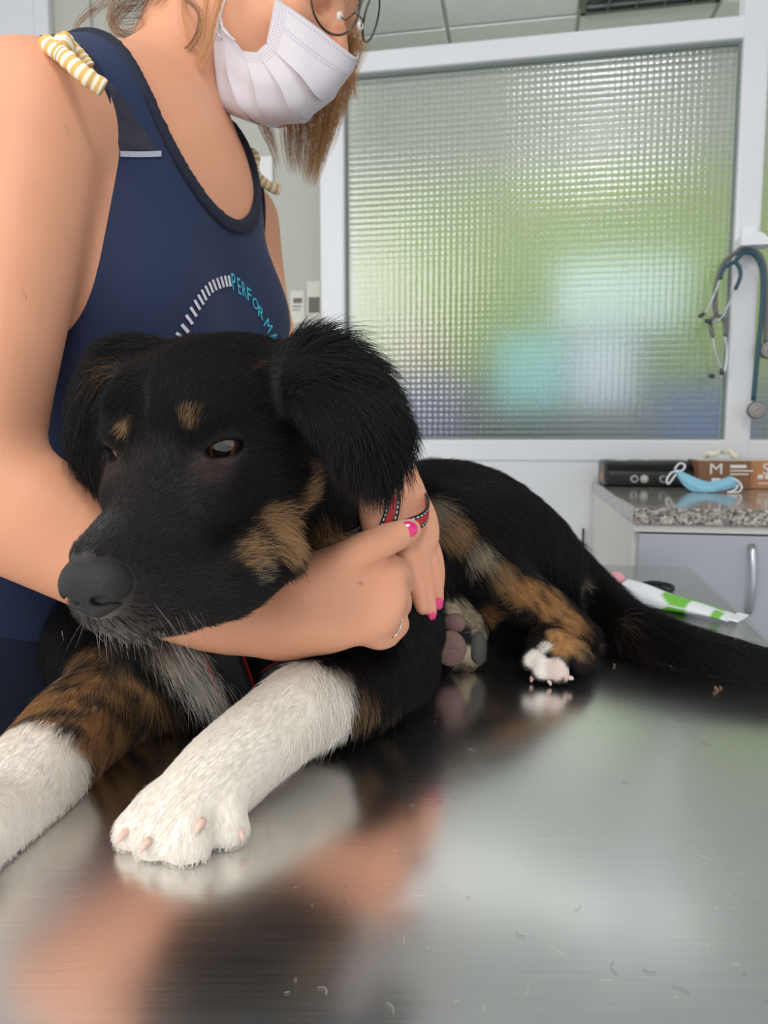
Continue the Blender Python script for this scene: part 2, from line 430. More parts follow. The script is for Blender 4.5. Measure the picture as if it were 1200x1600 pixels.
# ---------------------------------------------------------------- things seen blurred through the glass
steel_m = mat('bright_steel', (190, 192, 195), .22, 1.0)
def far_board(name, px0, py0, px1, py1, col, label, cat, th=.03):
    u0, z1 = wuz(px0, py0, FV); u1, z0 = wuz(px1, py1, FV)
    e = empty(name, rm((u0 + u1) / 2, FV + .021, z0), label, cat)
    MB().box((u0, FV + .021, z0), (u1, FV + .021 + th, z1), RM, .006).build('panel', mat(name + '_panel', col, .6), e)
    for a in ((u0 - .02, z0 - .02, u1 + .02, z0), (u0 - .02, z1, u1 + .02, z1 + .02), (u0 - .02, z0, u0, z1), (u1, z0, u1 + .02, z1)):
        MB().box((a[0], FV + .021, a[1]), (a[2], FV + .026 + th, a[3]), RM, .003).build('frame_bar', mat('board_frame', (150, 152, 150), .5), e)
far_board('blurred_shape_board', 1030, 605, 1145, 725, (48, 84, 160), 'blue board for an unidentified blurred shape behind the glass at lower right', 'board')  # plain board for a blurred blue shape, not identified
far_board('blurred_shape_board', 600, 592, 722, 720, (104, 98, 150), 'violet board standing in for a blurred person-like shape behind the glass at lower left', 'board')  # stands in for the violet body of a blurred person-like shape
far_board('blurred_head_board', 628, 520, 682, 572, (196, 150, 140), 'pinkish board standing in for the head of the blurred person-like shape, above the violet board', 'sign')  # stands in for the pinkish head of that blurred shape
def far_box(name, px0, py0, px1, py1, dep, col, label, cat, doors=1, v0=None, group=None):
    v0 = FV + .021 if v0 is None else v0
    u0, z1 = wuz(px0, py0, v0 + dep); u1, z0 = wuz(px1, py1, v0 + dep)
    e = empty(name, rm((u0 + u1) / 2, v0 + dep / 2, z0), label, cat, group); m = mat(name + '_shell', col, .5)
    MB().box((u0, v0, z0), (u1, v0 + dep, z1), RM, .006).build('body', m, e)
    for k in range(doors):
        a = u0 + (u1 - u0) * k / doors + .006; b = u0 + (u1 - u0) * (k + 1) / doors - .006
        MB().box((a, v0 + dep, z0 + .01), (b, v0 + dep + .012, z1 - .01), RM, .003).build('door' if doors > 1 else 'front_label', m, e)
    return z0, u0, u1
far_box('wall_cupboard', 870, 415, 1065, 515, .28, (206, 230, 226), 'pale mint wall cupboard seen through the glass on the green wall', 'cupboard', 2)
zs, ua, ub = far_box('storage_box', 775, 530, 878, 636, .24, (130, 206, 206), 'teal storage box on the shelf seen through the glass', 'box', v0=FV + .05)
zs2, uc, ud = far_box('storage_box', 892, 534, 985, 636, .24, (214, 222, 240), 'white storage box on the shelf beside the teal one', 'box', v0=FV + .05)
sh = empty('wall_shelf', rm((ua + ud) / 2, FV + .021, zs - .03), 'grey shelf on the green wall behind the glass', 'shelf')
MB().box((ua - .12, FV + .021, zs - .03), (ud + .12, FV + .34, zs - .001), RM, .003).build('board', mat('grey_laminate', (130, 146, 140), .5), sh)
for a in (ua, ud): MB().box((a - .012, FV + .021, zs - .16), (a + .012, FV + .26, zs - .03), RM, .003).build('bracket', steel_m, sh)

# ---------------------------------------------------------------- cabinet, counter
body_m = mat('cabinet_white', (214, 213, 207), .5, noise=.02, scale=5); door_m = mat('cabinet_grey', (168, 171, 178), .42)
TH = .030
CL = 1.5
cab = empty('base_cabinet', rm(CL / 2, CD / 2, 0), 'pale base cabinet with grey doors under the granite counter', 'cabinet')
MB().box((.004, .002, .08), (.022, CD - .03, ZC - TH), RM, .002).build('side_panel', body_m, cab)
MB().box((.022, .002, .08), (CL, .02, ZC - TH), RM).build('back_panel', body_m, cab)
MB().box((CL - .018, .02, .08), (CL, CD - .03, ZC - TH), RM).build('side_panel', body_m, cab)
MB().box((.022, .02, .08), (CL - .018, CD - .035, .1), RM).build('bottom_panel', body_m, cab)
MB().box((.004, CD - .03, ZC - TH - .014), (CL, CD - .012, ZC - TH), RM, .002).build('top_rail', body_m, cab)
MB().box((.03, .05, 0), (CL - .03, CD - .08, .08), RM).build('plinth', body_m, cab)
for k, (a, b) in enumerate(((.012, .50), (.504, .99), (.994, CL - .004))):
    dr = MB().box((a, CD - .03, .09), (b, CD - .010, ZC - TH - .017), RM, .002).build('door', door_m, cab)
    hu, hz1 = wuz(1174, 852, CD - .01) if k == 0 else ((a + .4), .93)
    hz0 = wuz(1172, 955, CD - .01)[1] if k == 0 else .81
    t = np.linspace(0, 1, 13); arc = .004 + .016 * np.abs(np.sin(math.pi * t)) ** .6
    MB().tube(RM(np.stack([np.full(13, hu), CD - .012 + arc, hz1 + (hz0 - hz1) * t], 1)), .0036 + .0028 * np.abs(2 * t - 1) ** 2 + .0012 * np.sin(math.pi * t), 10).build('handle', mat('satin_handle', (200, 202, 206), .3, .9), dr, True)
def granite():
    m, N, L, b = new_mat('granite')
    tc = N.new('ShaderNodeTexCoord'); v = N.new('ShaderNodeTexVoronoi'); v.inputs['Scale'].default_value = 210; n = N.new('ShaderNodeTexNoise'); n.inputs['Scale'].default_value = 90
    n.inputs['Detail'].default_value = 6
    L.new(tc.outputs['Object'], v.inputs['Vector']); L.new(tc.outputs['Object'], n.inputs['Vector'])
    sp = N.new('ShaderNodeSeparateColor'); L.new(v.outputs['Color'], sp.inputs[0])
    x = math_node(N, L, 'ADD', math_node(N, L, 'MULTIPLY', sp.outputs[0], .6), math_node(N, L, 'MULTIPLY', n.outputs['Fac'], .5))
    r = N.new('ShaderNodeValToRGB'); E = r.color_ramp.elements
    E[0].position = .2; E[0].color = (*lin((46, 43, 40)), 1); E[1].position = .85; E[1].color = (*lin((190, 184, 174)), 1)
    q = r.color_ramp.elements.new(.38); q.color = (*lin((118, 111, 104)), 1); q = r.color_ramp.elements.new(.6); q.color = (*lin((150, 142, 133)), 1)
    L.new(x, r.inputs['Fac']); L.new(r.outputs['Color'], b.inputs['Base Color']); b.inputs['Roughness'].default_value = .1
    return m
ct = MB().box((0, 0.002, ZC - TH), (CL + .02, CD, ZC), RM, .004).build('countertop', granite())
tag(ct, 'speckled grey granite countertop on the pale cabinet', 'countertop')
# ---------------------------------------------------------------- things on the counter
def cpt(px, py): q = on_z(px, py, ZC) - R0; return float(q @ RW), float(q @ RN)
du0, dv = cpt(948, 760.5); du1, _ = cpt(1076, 759)
blackp = mat('black_plastic', (16, 17, 19), .32, spec=.3); dark2 = mat('dark_plastic', (40, 42, 44), .4)
dev = empty('control_unit', rm((du0 + du1) / 2, dv - .09, ZC + .001), 'glossy black electronic unit with knobs and stickers on countertop', 'device')
DH = .062
def devloft():
    m = MB(); prof = [(0, .0), (.004, -.012), (DH * .55, -.012), (DH * .8, .0), (DH, .035), (DH, .15), (DH * .9, .17), (.0, .17)]
    V = []; n = len(prof)
    us = [(du0 - .004, .012), (du0 + .004, .0), (du1 - .004, .0), (du1 + .004, .012)]
    for u, ins in us:
        for z, b in prof: V.append((u, dv - .012 - b + (-ins if b < .05 else ins) * 1.0, ZC + .001 + z * (1 - ins * 4) + ins * .1))
    F = [[i * n + j, i * n + (j + 1) % n, (i + 1) * n + (j + 1) % n, (i + 1) * n + j] for i in range(len(us) - 1) for j in range(n)] + [list(range(n))[::-1], list(range((len(us) - 1) * n, len(us) * n))]
    return m.add(RM(np.array(V)), F)
smooth_auto(devloft().build('housing', blackp, dev), 40)
for px in (988, 1003, 1031):
    ku = cpt(px, 760)[0]
    T = lambda V, ku=ku: RM(np.stack([V[:, 0] + ku, dv + .0005 + V[:, 2], V[:, 1] + ZC + .02], 1))
    kn = MB().lathe([(.010, 0), (.010, .004), (.0085, .006), (.0085, .007)], 20, T).build('socket' if px != 1003 else 'knob', steel_m if px != 1003 else mat('beige_knob', (196, 190, 176), .4), dev, False)
    MB().lathe([(.006, .0068), (.006, .009), (.003, .0092)], 16, T).build('socket_centre', dark2 if px != 1003 else steel_m, kn)
def sticker(px0, px1, b0, b1, m, name='sticker'):
    a, b = cpt(px0, 760)[0], cpt(px1, 760)[0]
    MB().box((a, dv - .012 - b1, ZC + DH + .001), (b, dv - .012 - b0, ZC + DH + .0022), RM).build(name, m, dev)
sticker(966, 986, .06, .10, mat('white_sticker', (225, 225, 228), .5)); sticker(970, 976, .10, .13, mat('red_sticker', (200, 60, 70), .5))
sticker(1010, 1019, .07, .11, mat('yellow_sticker', (214, 196, 40), .5)); sticker(1036, 1046, .08, .11, mat('grey_sticker', (150, 152, 155), .5))
MB().box((du0 - .003, dv - .09, ZC + .012), (du0 - .0055, dv - .06, ZC + .03), RM).build('side_button', mat('amber_button', (214, 150, 40), .4), dev)
# glove boxes with gloves pulled out
cardm = mat('brown_card', (132, 92, 62), .6, noise=.05, scale=30); card2 = mat('orange_card', (188, 132, 88), .6, noise=.05, scale=30); cardw = mat('white_card', (224, 220, 214), .6)
def text_mesh(name, s, size, m, parent, T, depth=.0004, align='CENTER'):
    cu = bpy.data.curves.new(name, 'FONT'); cu.body = s; cu.size = size; cu.align_x = align; cu.align_y = 'CENTER'; cu.extrude = depth; cu.resolution_u = 3; cu.offset = 0
    o = bpy.data.objects.new(name, cu); sc.collection.objects.link(o)
    dg = bpy.context.evaluated_depsgraph_get(); dg.update(); me = bpy.data.meshes.new_from_object(o.evaluated_get(dg))
    V = np.array([v.co for v in me.vertices]); F = [list(p.vertices) for p in me.polygons]
    bpy.data.objects.remove(o); bpy.data.curves.remove(cu); bpy.data.meshes.remove(me)
    return link_mesh(name, T(V), F, m, parent)
latex = mat('latex_glove', (226, 224, 206), .6, sss=.1)
def glove_box(px0, px1, pyb, h, m, letter, label, lines):
    u0, v0 = cpt(px0, pyb); u1 = cpt(px1, pyb)[0]
    e = empty('glove_box', rm((u0 + u1) / 2, v0 - .06, ZC + .001), label, 'glove box', 'glove boxes on the counter')
    MB().box((u0, v0 - .12, ZC + .001), (u1, v0, ZC + .001 + h), RM, .0015).build('carton', m, e)
    MB().box((u0 + .001, v0 - .119, ZC + .001 + h), (u1 - .001, v0 - .001, ZC + .0025 + h), RM).build('lid', cardw, e)
    wt = mat('white_print', (235, 232, 226), .6)
    if letter:
        text_mesh('size_letter', letter, .036, wt, e, lambda V: RM(np.stack([V[:, 0] * 1.15 + u0 + (.34 if letter == 'M' else .3) * min(u1 - u0, .12), v0 + .0006 + V[:, 2], V[:, 1] + ZC + h * .70], 1)))
    for a, b, c, d in lines:
        MB().box((u0 + a, v0, ZC + b), (u0 + c, v0 + .0006, ZC + d), RM).build('printed_line', wt, e)
    return e, u0, u1, v0
GH = .066
e, gu0, gu1, gv = glove_box(1090, 1167, 764, GH, cardm, 'M', 'brown glove box marked M on the counter, a glove pulled out', [(.07, .05, .105, .057), (.07, .042, .12, .045), (.07, .034, .11, .037), (.03, .016, .05, .026), (.055, .016, .075, .026)])
for k in range(1):
    q = [rm(gu0 + .025 + t * .075, gv - .05 + .008 * math.sin(7 * t), ZC + GH + .008 + .014 * abs(math.sin(math.pi * t)) ** .7 + .004 * math.sin(19 * t)) for t in np.linspace(0, 1, 16)]
    gl = MB().tube(q, .012 + .006 * np.sin(np.linspace(0, 9, 16)), 12, flat=.5, up=(0, 0, 1)).build('glove', latex, e, True)
glove_box(1170, 1170 + 80, 764, GH, card2, 'S', 'orange brown glove box marked S at the right end of counter', [(.018, .024, .030, .034), (.034, .024, .045, .034), (.02, .012, .045, .015)])
# ---------------------------------------------------------------- loose blue face mask on the counter
bm_ = mat('blue_mask_fabric', (150, 208, 232), .8, sss=0, noise=.05, scale=200, bump=.2, bscale=900)
D0 = 1.66
def mk_blue():
    up = spline([(1053, 731, 1.71), (1075, 741, 1.68), (1103, 752, 1.665), (1124, 750, 1.66), (1143, 744, 1.665), (1153, 757, 1.65)], 22)
    lo = spline([(1056, 742, 1.70), (1070, 760, 1.665), (1088, 770, 1.64), (1108, 771.5, 1.625), (1132, 766, 1.63), (1152, 760, 1.645)], 22)
    rows = 9; V = []
    for s in (0, 1):
        for i in range(rows):
            t = i / (rows - 1); row = up * (1 - t) + lo * t
            bulge = .022 * math.sin(math.pi * t) * np.sin(np.linspace(0, math.pi, 22)) + (.0030 if i % 2 else -.0030) * np.sin(np.linspace(0, math.pi, 22)) + .004 * np.sin(np.linspace(0, 9, 22) + 2 * t)
            V += [P(r[0], r[1], r[2] - b * (1 if s == 0 else -.8)) for r, b in zip(row, bulge)]
    n = rows * 22; F = []
    for i in range(rows - 1):
        for j in range(21):
            a = i * 22 + j; F.append([a, a + 22, a + 23, a + 1]); F.append([n + a, n + a + 1, n + a + 23, n + a + 22])
    for j in range(21): F.append([j, j + 1, n + j + 1, n + j]); k = (rows - 1) * 22 + j; F.append([k, n + k, n + k + 1, k + 1])
    for i in range(rows - 1): a = i * 22; F.append([a, n + a, n + a + 22, a + 22]); a += 21; F.append([a, a + 22, n + a + 22, n + a])
    V = np.array(V); V[:, 2] = np.maximum(V[:, 2], ZC + .001)
    return V, F
V, F = mk_blue()
bmask = empty('blue_face_mask', (V[:, 0].mean(), V[:, 1].mean(), ZC + .001), 'crumpled light blue disposable face mask lying on the countertop', 'face mask')
link_mesh('panel', V, F, bm_, bmask, True)
elastic = mat('white_elastic', (238, 238, 240), .7)
def above(q, z): q = np.array(q); q[:, 2] = np.maximum(q[:, 2], z); return q
MB().tube(above([P(*q) for q in spline([(1054, 733, 1.70), (1062, 724, 1.70), (1070, 727, 1.69), (1066, 735, 1.69), (1050, 738, 1.69), (1042, 750, 1.68), (1045, 756, 1.68), (1056, 741, 1.69)], 30)], ZC + .003), .0022, 7).build('ear_loop', elastic, bmask, True)
MB().tube(above([P(*q) for q in spline([(1140, 747, 1.66), (1152, 751, 1.64), (1159, 762, 1.62), (1150, 772, 1.60), (1137, 771, 1.60), (1150, 764, 1.62), (1153, 758, 1.64)], 30)], ZC + .003), .0022, 7).build('ear_loop', elastic, bmask, True)

# ---------------------------------------------------------------- hook and stethoscopes
def wp(px, py, v): u, z = wuz(px, py, v); return rm(u, v, z)
hook = empty('wall_hook', wp(1170, 388, .0), 'white plastic hook on the window post holding both stethoscopes', 'hook')
hp = mat('hook_plastic', (236, 238, 242), .35)
u0, z1 = wuz(1159, 353); u1, z0 = wuz(1182, 386)
MB().box((u0, .0, z0), (u1, .010, z1), RM, .004).build('back_plate', hp, hook)
hv = .062
V = []; n = 14
for s, v in ((0, .008), (1, hv)):
    for i in range(n):
        t = i / (n - 1); a = wuz(1152 + 48 * t, 387, .03)
        zt = wuz(1160, 374 - 6 * math.sin(math.pi * min(1, t * 1.0)) , .03)[1] - (.02 * max(0, t - .55) ** 2 * 5)
        V.append((a[0], v, zt)); V.append((a[0], v, wuz(1160, 386, .03)[1] - .003))
F = []; N2 = 2 * n
for i in range(n - 1):
    a = 2 * i; F += [[a, a + 1, a + 3, a + 2], [N2 + a, N2 + a + 2, N2 + a + 3, N2 + a + 1], [a, a + 2, N2 + a + 2, N2 + a], [a + 1, N2 + a + 1, N2 + a + 3, a + 3]]
F += [[0, N2, N2 + 1, 1], [N2 - 2, N2 - 1, 2 * N2 - 1, 2 * N2 - 2]]
MB().add(RM(np.array(V)), F).build('cradle', hp, hook)
def stetho(label, col, tubing, yokes, steels, tips, chest, v):
    e = empty('stethoscope', wp(1170, 394, v), label, 'stethoscope', 'stethoscopes on the hook')
    tm = mat('tubing_rubber', col, .38)
    m = MB()
    def path(pts, n): return [wp(x, y, v + (c[0] if c else 0)) for x, y, *c in spline([(p + (0,))[:3] for p in pts], n)]
    m.tube(path(tubing, 50), .0062, 12)
    for y in yokes: m.tube(path(y, 16), .0050, 10)
    m.build('tubing', tm, e, True)
    for s in steels: MB().tube(path(s, 20), .0026, 8).build('ear_tube', steel_m, e, True)
    for t in tips:
        a = wp(*t[0], v); b = wp(*t[1], v)
        MB().tube([a + (b - a) * q for q in (0, .15, .5, .85, 1)], [.003, .0052, .0064, .005, .002], 10).build('ear_tip', mat('ear_tip_rubber', (66, 68, 70), .5), e, True)
    c = wuz(*chest); T = lambda V: RM(np.stack([V[:, 0] + c[0], V[:, 2] + v, V[:, 1] + c[1]], 1))
    r = .0225
    cp = smooth_auto(MB().lathe([(r * .5, -.012), (r * .98, -.008), (r, -.002), (r, .004), (r * .93, .0062)], 32, T).build('chest_piece', mat('gunmetal', (112, 108, 104), .3, .8), e))
    smooth_auto(MB().lathe([(r * .86, .0045), (r * .86, .0072), (r * .8, .0080)], 32, T).build('diaphragm', mat('diaphragm', (158, 154, 150), .45), cp))
    dk = mat('dark_emblem', (84, 82, 80), .5)
    ring = [(r * .60 * math.cos(a), r * .60 * math.sin(a), .0081) for a in np.linspace(0, 2 * math.pi, 25)]
    MB().tube(T(np.array(ring)), .0006, 5).build('emblem', dk, cp)
    sw = [(-.006, -.006, .0081), (-.002, .001, .0081), (.001, -.001, .0081), (.006, .007, .0081)]
    MB().tube(T(np.array(sw)), .0009, 5).build('emblem', dk, cp)
    return e
stetho('grey stethoscope on the white hook, its round chest piece at the frame edge', (104, 106, 104),
       [(1196, 538), (1197, 500), (1197, 450), (1195, 420), (1188, 400), (1178, 393), (1165, 392), (1148, 396), (1130, 413), (1119, 445), (1117, 475), (1119, 493)],
       [[(1119, 493), (1111, 500), (1111, 514), (1114, 527)], [(1119, 493), (1128, 496), (1133, 508), (1133, 524)]],
       [[(1114, 527), (1118, 550), (1127, 577)], [(1133, 524), (1136, 548), (1133, 577), (1126, 589), (1117, 589)]],
       [((1117, 589), (1107, 586)), ((1127, 577), (1129, 587))], (1195, 549), .030)
stetho('teal stethoscope on the white hook, its long tube hanging lowest', (30, 74, 88),
       [(1177, 626), (1182, 570), (1190, 490), (1192, 435), (1188, 412), (1178, 397), (1166, 394), (1157, 398), (1149, 409)],
       [[(1149, 409), (1138, 414), (1130, 422), (1125, 436)], [(1149, 409), (1156, 420), (1156, 435), (1149, 452)]],
       [[(1125, 436), (1118, 455), (1108, 478), (1101, 490)], [(1149, 452), (1140, 472), (1126, 498), (1112, 504)]],
       [((1101, 490), (1091, 495)), ((1112, 504), (1101, 500))], (1173, 642), .046)
cable = MB().tube([rm(-.02, .004, z) + RN * .003 * math.sin(9 * z) for z in np.linspace(.09, .86, 12)], .003, 6).build('power_cable', blackp, None, True)
tag(cable, 'thin black cable against white panel beside the cabinet', 'cable')

# ================================================================== examination table
AT = math.radians(12.3)
E1 = np.array([math.sin(AT), math.cos(AT), 0]); E2 = np.array([math.cos(AT), -math.sin(AT), 0])
TC = on_z(1084, 885, TABLE_Z); TL, TW = 1.36, .62
def TM(V): V = np.atleast_2d(V); return np.array([TC[0], TC[1], 0]) + V[:, :1] * E2 + V[:, 1:2] * E1 + V[:, 2:3] * np.array([0, 0, 1.])
def steel_top():
    m, N, L, b = new_mat('brushed_stainless')
    b.inputs['Metallic'].default_value = 1
    tc = N.new('ShaderNodeTexCoord')
    def streak(rotz, sx, sy, detail=3):
        mp = N.new('ShaderNodeMapping'); mp.inputs['Rotation'].default_value = (0, 0, rotz); mp.inputs['Scale'].default_value = (sx, sy, 1)
        t = N.new('ShaderNodeTexNoise'); t.inputs['Scale'].default_value = 1; t.inputs['Detail'].default_value = detail
        L.new(tc.outputs['Object'], mp.inputs['Vector']); L.new(mp.outputs['Vector'], t.inputs['Vector']); return t.outputs['Fac']
    big = streak(0, 6, 6); s1 = streak(.25, 12, 900); s2 = streak(-.5, 25, 700); s3 = streak(1.1, 30, 1100)
    sc1 = math_node(N, L, 'ADD', math_node(N, L, 'MULTIPLY', s1, .5), math_node(N, L, 'ADD', math_node(N, L, 'MULTIPLY', s2, .3), math_node(N, L, 'MULTIPLY', s3, .2)))
    r = N.new('ShaderNodeMapRange'); r.inputs['From Min'].default_value = .3; r.inputs['From Max'].default_value = .7; r.inputs['To Min'].default_value = .17; r.inputs['To Max'].default_value = .28
    L.new(math_node(N, L, 'ADD', math_node(N, L, 'MULTIPLY', big, .6), math_node(N, L, 'MULTIPLY', sc1, .4)), r.inputs['Value']); L.new(r.outputs[0], b.inputs['Roughness'])
    cr = N.new('ShaderNodeValToRGB'); cr.color_ramp.elements[0].position = .35; cr.color_ramp.elements[1].position = .68
    cr.color_ramp.elements[0].color = (.78, .78, .775, 1); cr.color_ramp.elements[1].color = (.87, .87, .865, 1)
    L.new(sc1, cr.inputs['Fac'])
    # sparse fine scratches
    v = N.new('ShaderNodeTexNoise'); v.inputs['Scale'].default_value = 1; v.inputs['Detail'].default_value = 1
    mp = N.new('ShaderNodeMapping'); mp.inputs['Rotation'].default_value = (0, 0, .35); mp.inputs['Scale'].default_value = (35, 420, 1)
    L.new(tc.outputs['Object'], mp.inputs['Vector']); L.new(mp.outputs['Vector'], v.inputs['Vector'])
    th = math_node(N, L, 'GREATER_THAN', v.outputs['Fac'], .77)
    mx = N.new('ShaderNodeMixRGB'); mx.inputs[2].default_value = (.95, .95, .94, 1); L.new(math_node(N, L, 'MULTIPLY', th, .6), mx.inputs[0]); L.new(cr.outputs['Color'], mx.inputs[1])
    L.new(mx.outputs[0], b.inputs['Base Color'])
    bn = N.new('ShaderNodeBump'); bn.inputs['Strength'].default_value = .06; bn.inputs['Distance'].default_value = .0004
    L.new(sc1, bn.inputs['Height']); L.new(bn.outputs['Normal'], b.inputs['Normal'])
    return m
st = steel_top()
tab = empty('examination_table', TM([[-TW / 2, -TL / 2, 0]])[0], 'brushed stainless steel examination table the dog lies on', 'table')
smooth_auto(MB().box((-TW, -TL, TABLE_Z - .04), (0, 0, TABLE_Z), TM, .012).build('table_top', st, tab), 40)
for a in (-TW + .07, -.07):
    for b in (-TL + .08, -.08): MB().box((a - .02, b - .02, .0), (a + .02, b + .02, TABLE_Z - .04), TM, .004).build('leg', steel_m, tab)
for b in (-TL + .08, -.08): MB().box((-TW + .09, b - .015, .2), (-.09, b + .015, .24), TM, .004).build('crossbar', steel_m, tab)
MB().box((-TW + .08, -TL + .1, TABLE_Z - .09), (-.08, -.1, TABLE_Z - .041), TM, .004).build('under_frame', steel_m, tab)
# ---------------------------------------------------------------- ointment tube on the table
def mk_tube():
    a = P(966, 925, .955); b = P(1146, 967, .862); a[2] = TABLE_Z + .0155; b[2] = TABLE_Z + .004
    ax = nrm(b - a); up = np.array([0, 0, 1.]); sd = nrm(np.cross(ax, up)); upv = np.cross(sd, ax); Lh = np.linalg.norm(b - a)
    V = []; C = []; n = 28; m = 40
    for i in range(m):
        t = i / (m - 1); w_ = .0155 + .0045 * t; h_ = .0150 * (1 - t) ** .8 + .0013
        if t < .06: w_ *= .55 + .45 * t / .06; h_ *= .55 + .45 * t / .06
        cen = a + ax * Lh * t; cen[2] = TABLE_Z + .001 + h_ + .0015 * math.sin(t * 9) * (1 - t) * t * 2
        for j in range(n):
            th = 2 * math.pi * j / n; x = w_ * math.cos(th); z = h_ * math.sin(th) * (1 + .05 * math.sin(11 * t + 3 * th))
            V.append(cen + sd * x + upv * z)
            s = -math.cos(th) * (1 if math.sin(th) > -.2 else 3)           # -1 camera side .. 1 far side
            lat = -x / w_
            g = (.42 < t < .66 and lat < .25 + (t - .5) * 1.2 and lat > -1 + max(0, (.5 - t) * 4)) or (t > .5 and .18 < lat < .75 and t < .9) or (.86 < t < .93 and lat < -.1)
            C.append(lin((112, 190, 62)) if g else lin((232, 234, 238)))
    F = [[i * n + j, i * n + (j + 1) % n, (i + 1) * n + (j + 1) % n, (i + 1) * n + j] for i in range(m - 1) for j in range(n)] + [list(range(n))[::-1], list(range((m - 1) * n, m * n))]
    return np.array(V), F, np.array(C), a, ax, sd, b, upv
V, F, C, ta, tax, tsd, tb, tup = mk_tube()
tube = empty('ointment_tube', (ta + tb) / 2 * np.array([1, 1, 0]) + np.array([0, 0, TABLE_Z]), 'squeezed white and green ointment tube with pink cap on steel table', 'tube')
link_mesh('tube_body', V, F, attr_mat('tube_print', 'Col', .35), tube, True, colors=C)
pk = mat('pink_cap', (232, 164, 168), .5, sss=.2)
MB().tube([ta - tax * .010, ta + tax * .012], .006, 14).build('neck', mat('tube_neck', (214, 206, 190), .5), tube, True)
c = ta - tax * .013 + np.array([0, 0, .004]); 
cap = SDF(*[axis_grid(c[i] - .03, c[i] + .03, [], .0012) for i in range(3)])
cap.ell(c, frame(nrm(tax + np.array([.2, 0, -.6]))), (.014, .011, .014), .002); cap.ell(c + np.array([.009, 0, .009]), np.eye(3), (.011, .011, .009), .004); cap.ell(c + np.array([-.007, 0, -.003]), np.eye(3), (.010, .010, .010), .004)
Vc, Fc = cap.mesh(); Vc[:, 2] = np.maximum(Vc[:, 2], TABLE_Z + .001); link_mesh('cap', Vc, Fc, pk, tube, True)
te = tb + tax * .006
MB().box((-.0195, -.007, -.0011), (.0195, .005, .0011), lambda V: te * np.array([1, 1, 0]) + np.array([0, 0, TABLE_Z + .0045]) + V[:, :1] * tsd + V[:, 1:2] * tax + V[:, 2:3] * tup, .0004).build('crimped_end', mat('tube_crimp', (236, 237, 240), .35), tube)
ring = [on_z(1027 + 24 * math.cos(a), 919 + 6.5 * math.sin(a), TABLE_Z + .004) for a in np.linspace(0, 2 * math.pi, 31)]
ring2 = [on_z(1020 + 20 * math.cos(a), 916 + 5 * math.sin(a), TABLE_Z + .009) for a in np.linspace(.4, 5.6, 25)]
ht = MB().tube(ring, .0035, 8).tube(ring2, .0035, 8).build('hair_tie', mat('black_elastic', (20, 20, 22), .7), None, True)
tag(ht, 'black coiled elastic band lying behind the ointment tube', 'hair tie')
crumb_m = mat('brown_crumb', (112, 90, 70), .9)
for k, (px, py, r) in enumerate(((1119, 1076, .0017), (1126, 1074, .0011), (960, 1039, .0011))):
    c = on_z(px, py, TABLE_Z + r * .8); g = MB().sphere(c, frame((1, .4, .3)), np.array((r * 1.5, r, r * .8)), 10, 7)
    g.v = [tuple(np.array(v) * (1, 1, 1) + np.array([0, 0, 0]) + .15 * r * rng.normal(size=3)) for v in g.v]
    tag(g.build('crumb', crumb_m), ['larger brown crumb on the table under the tail', 'small crumb touching the larger brown crumb', 'tiny crumb on the table beside the hind paw'][k], 'crumb', 'crumbs on the table')

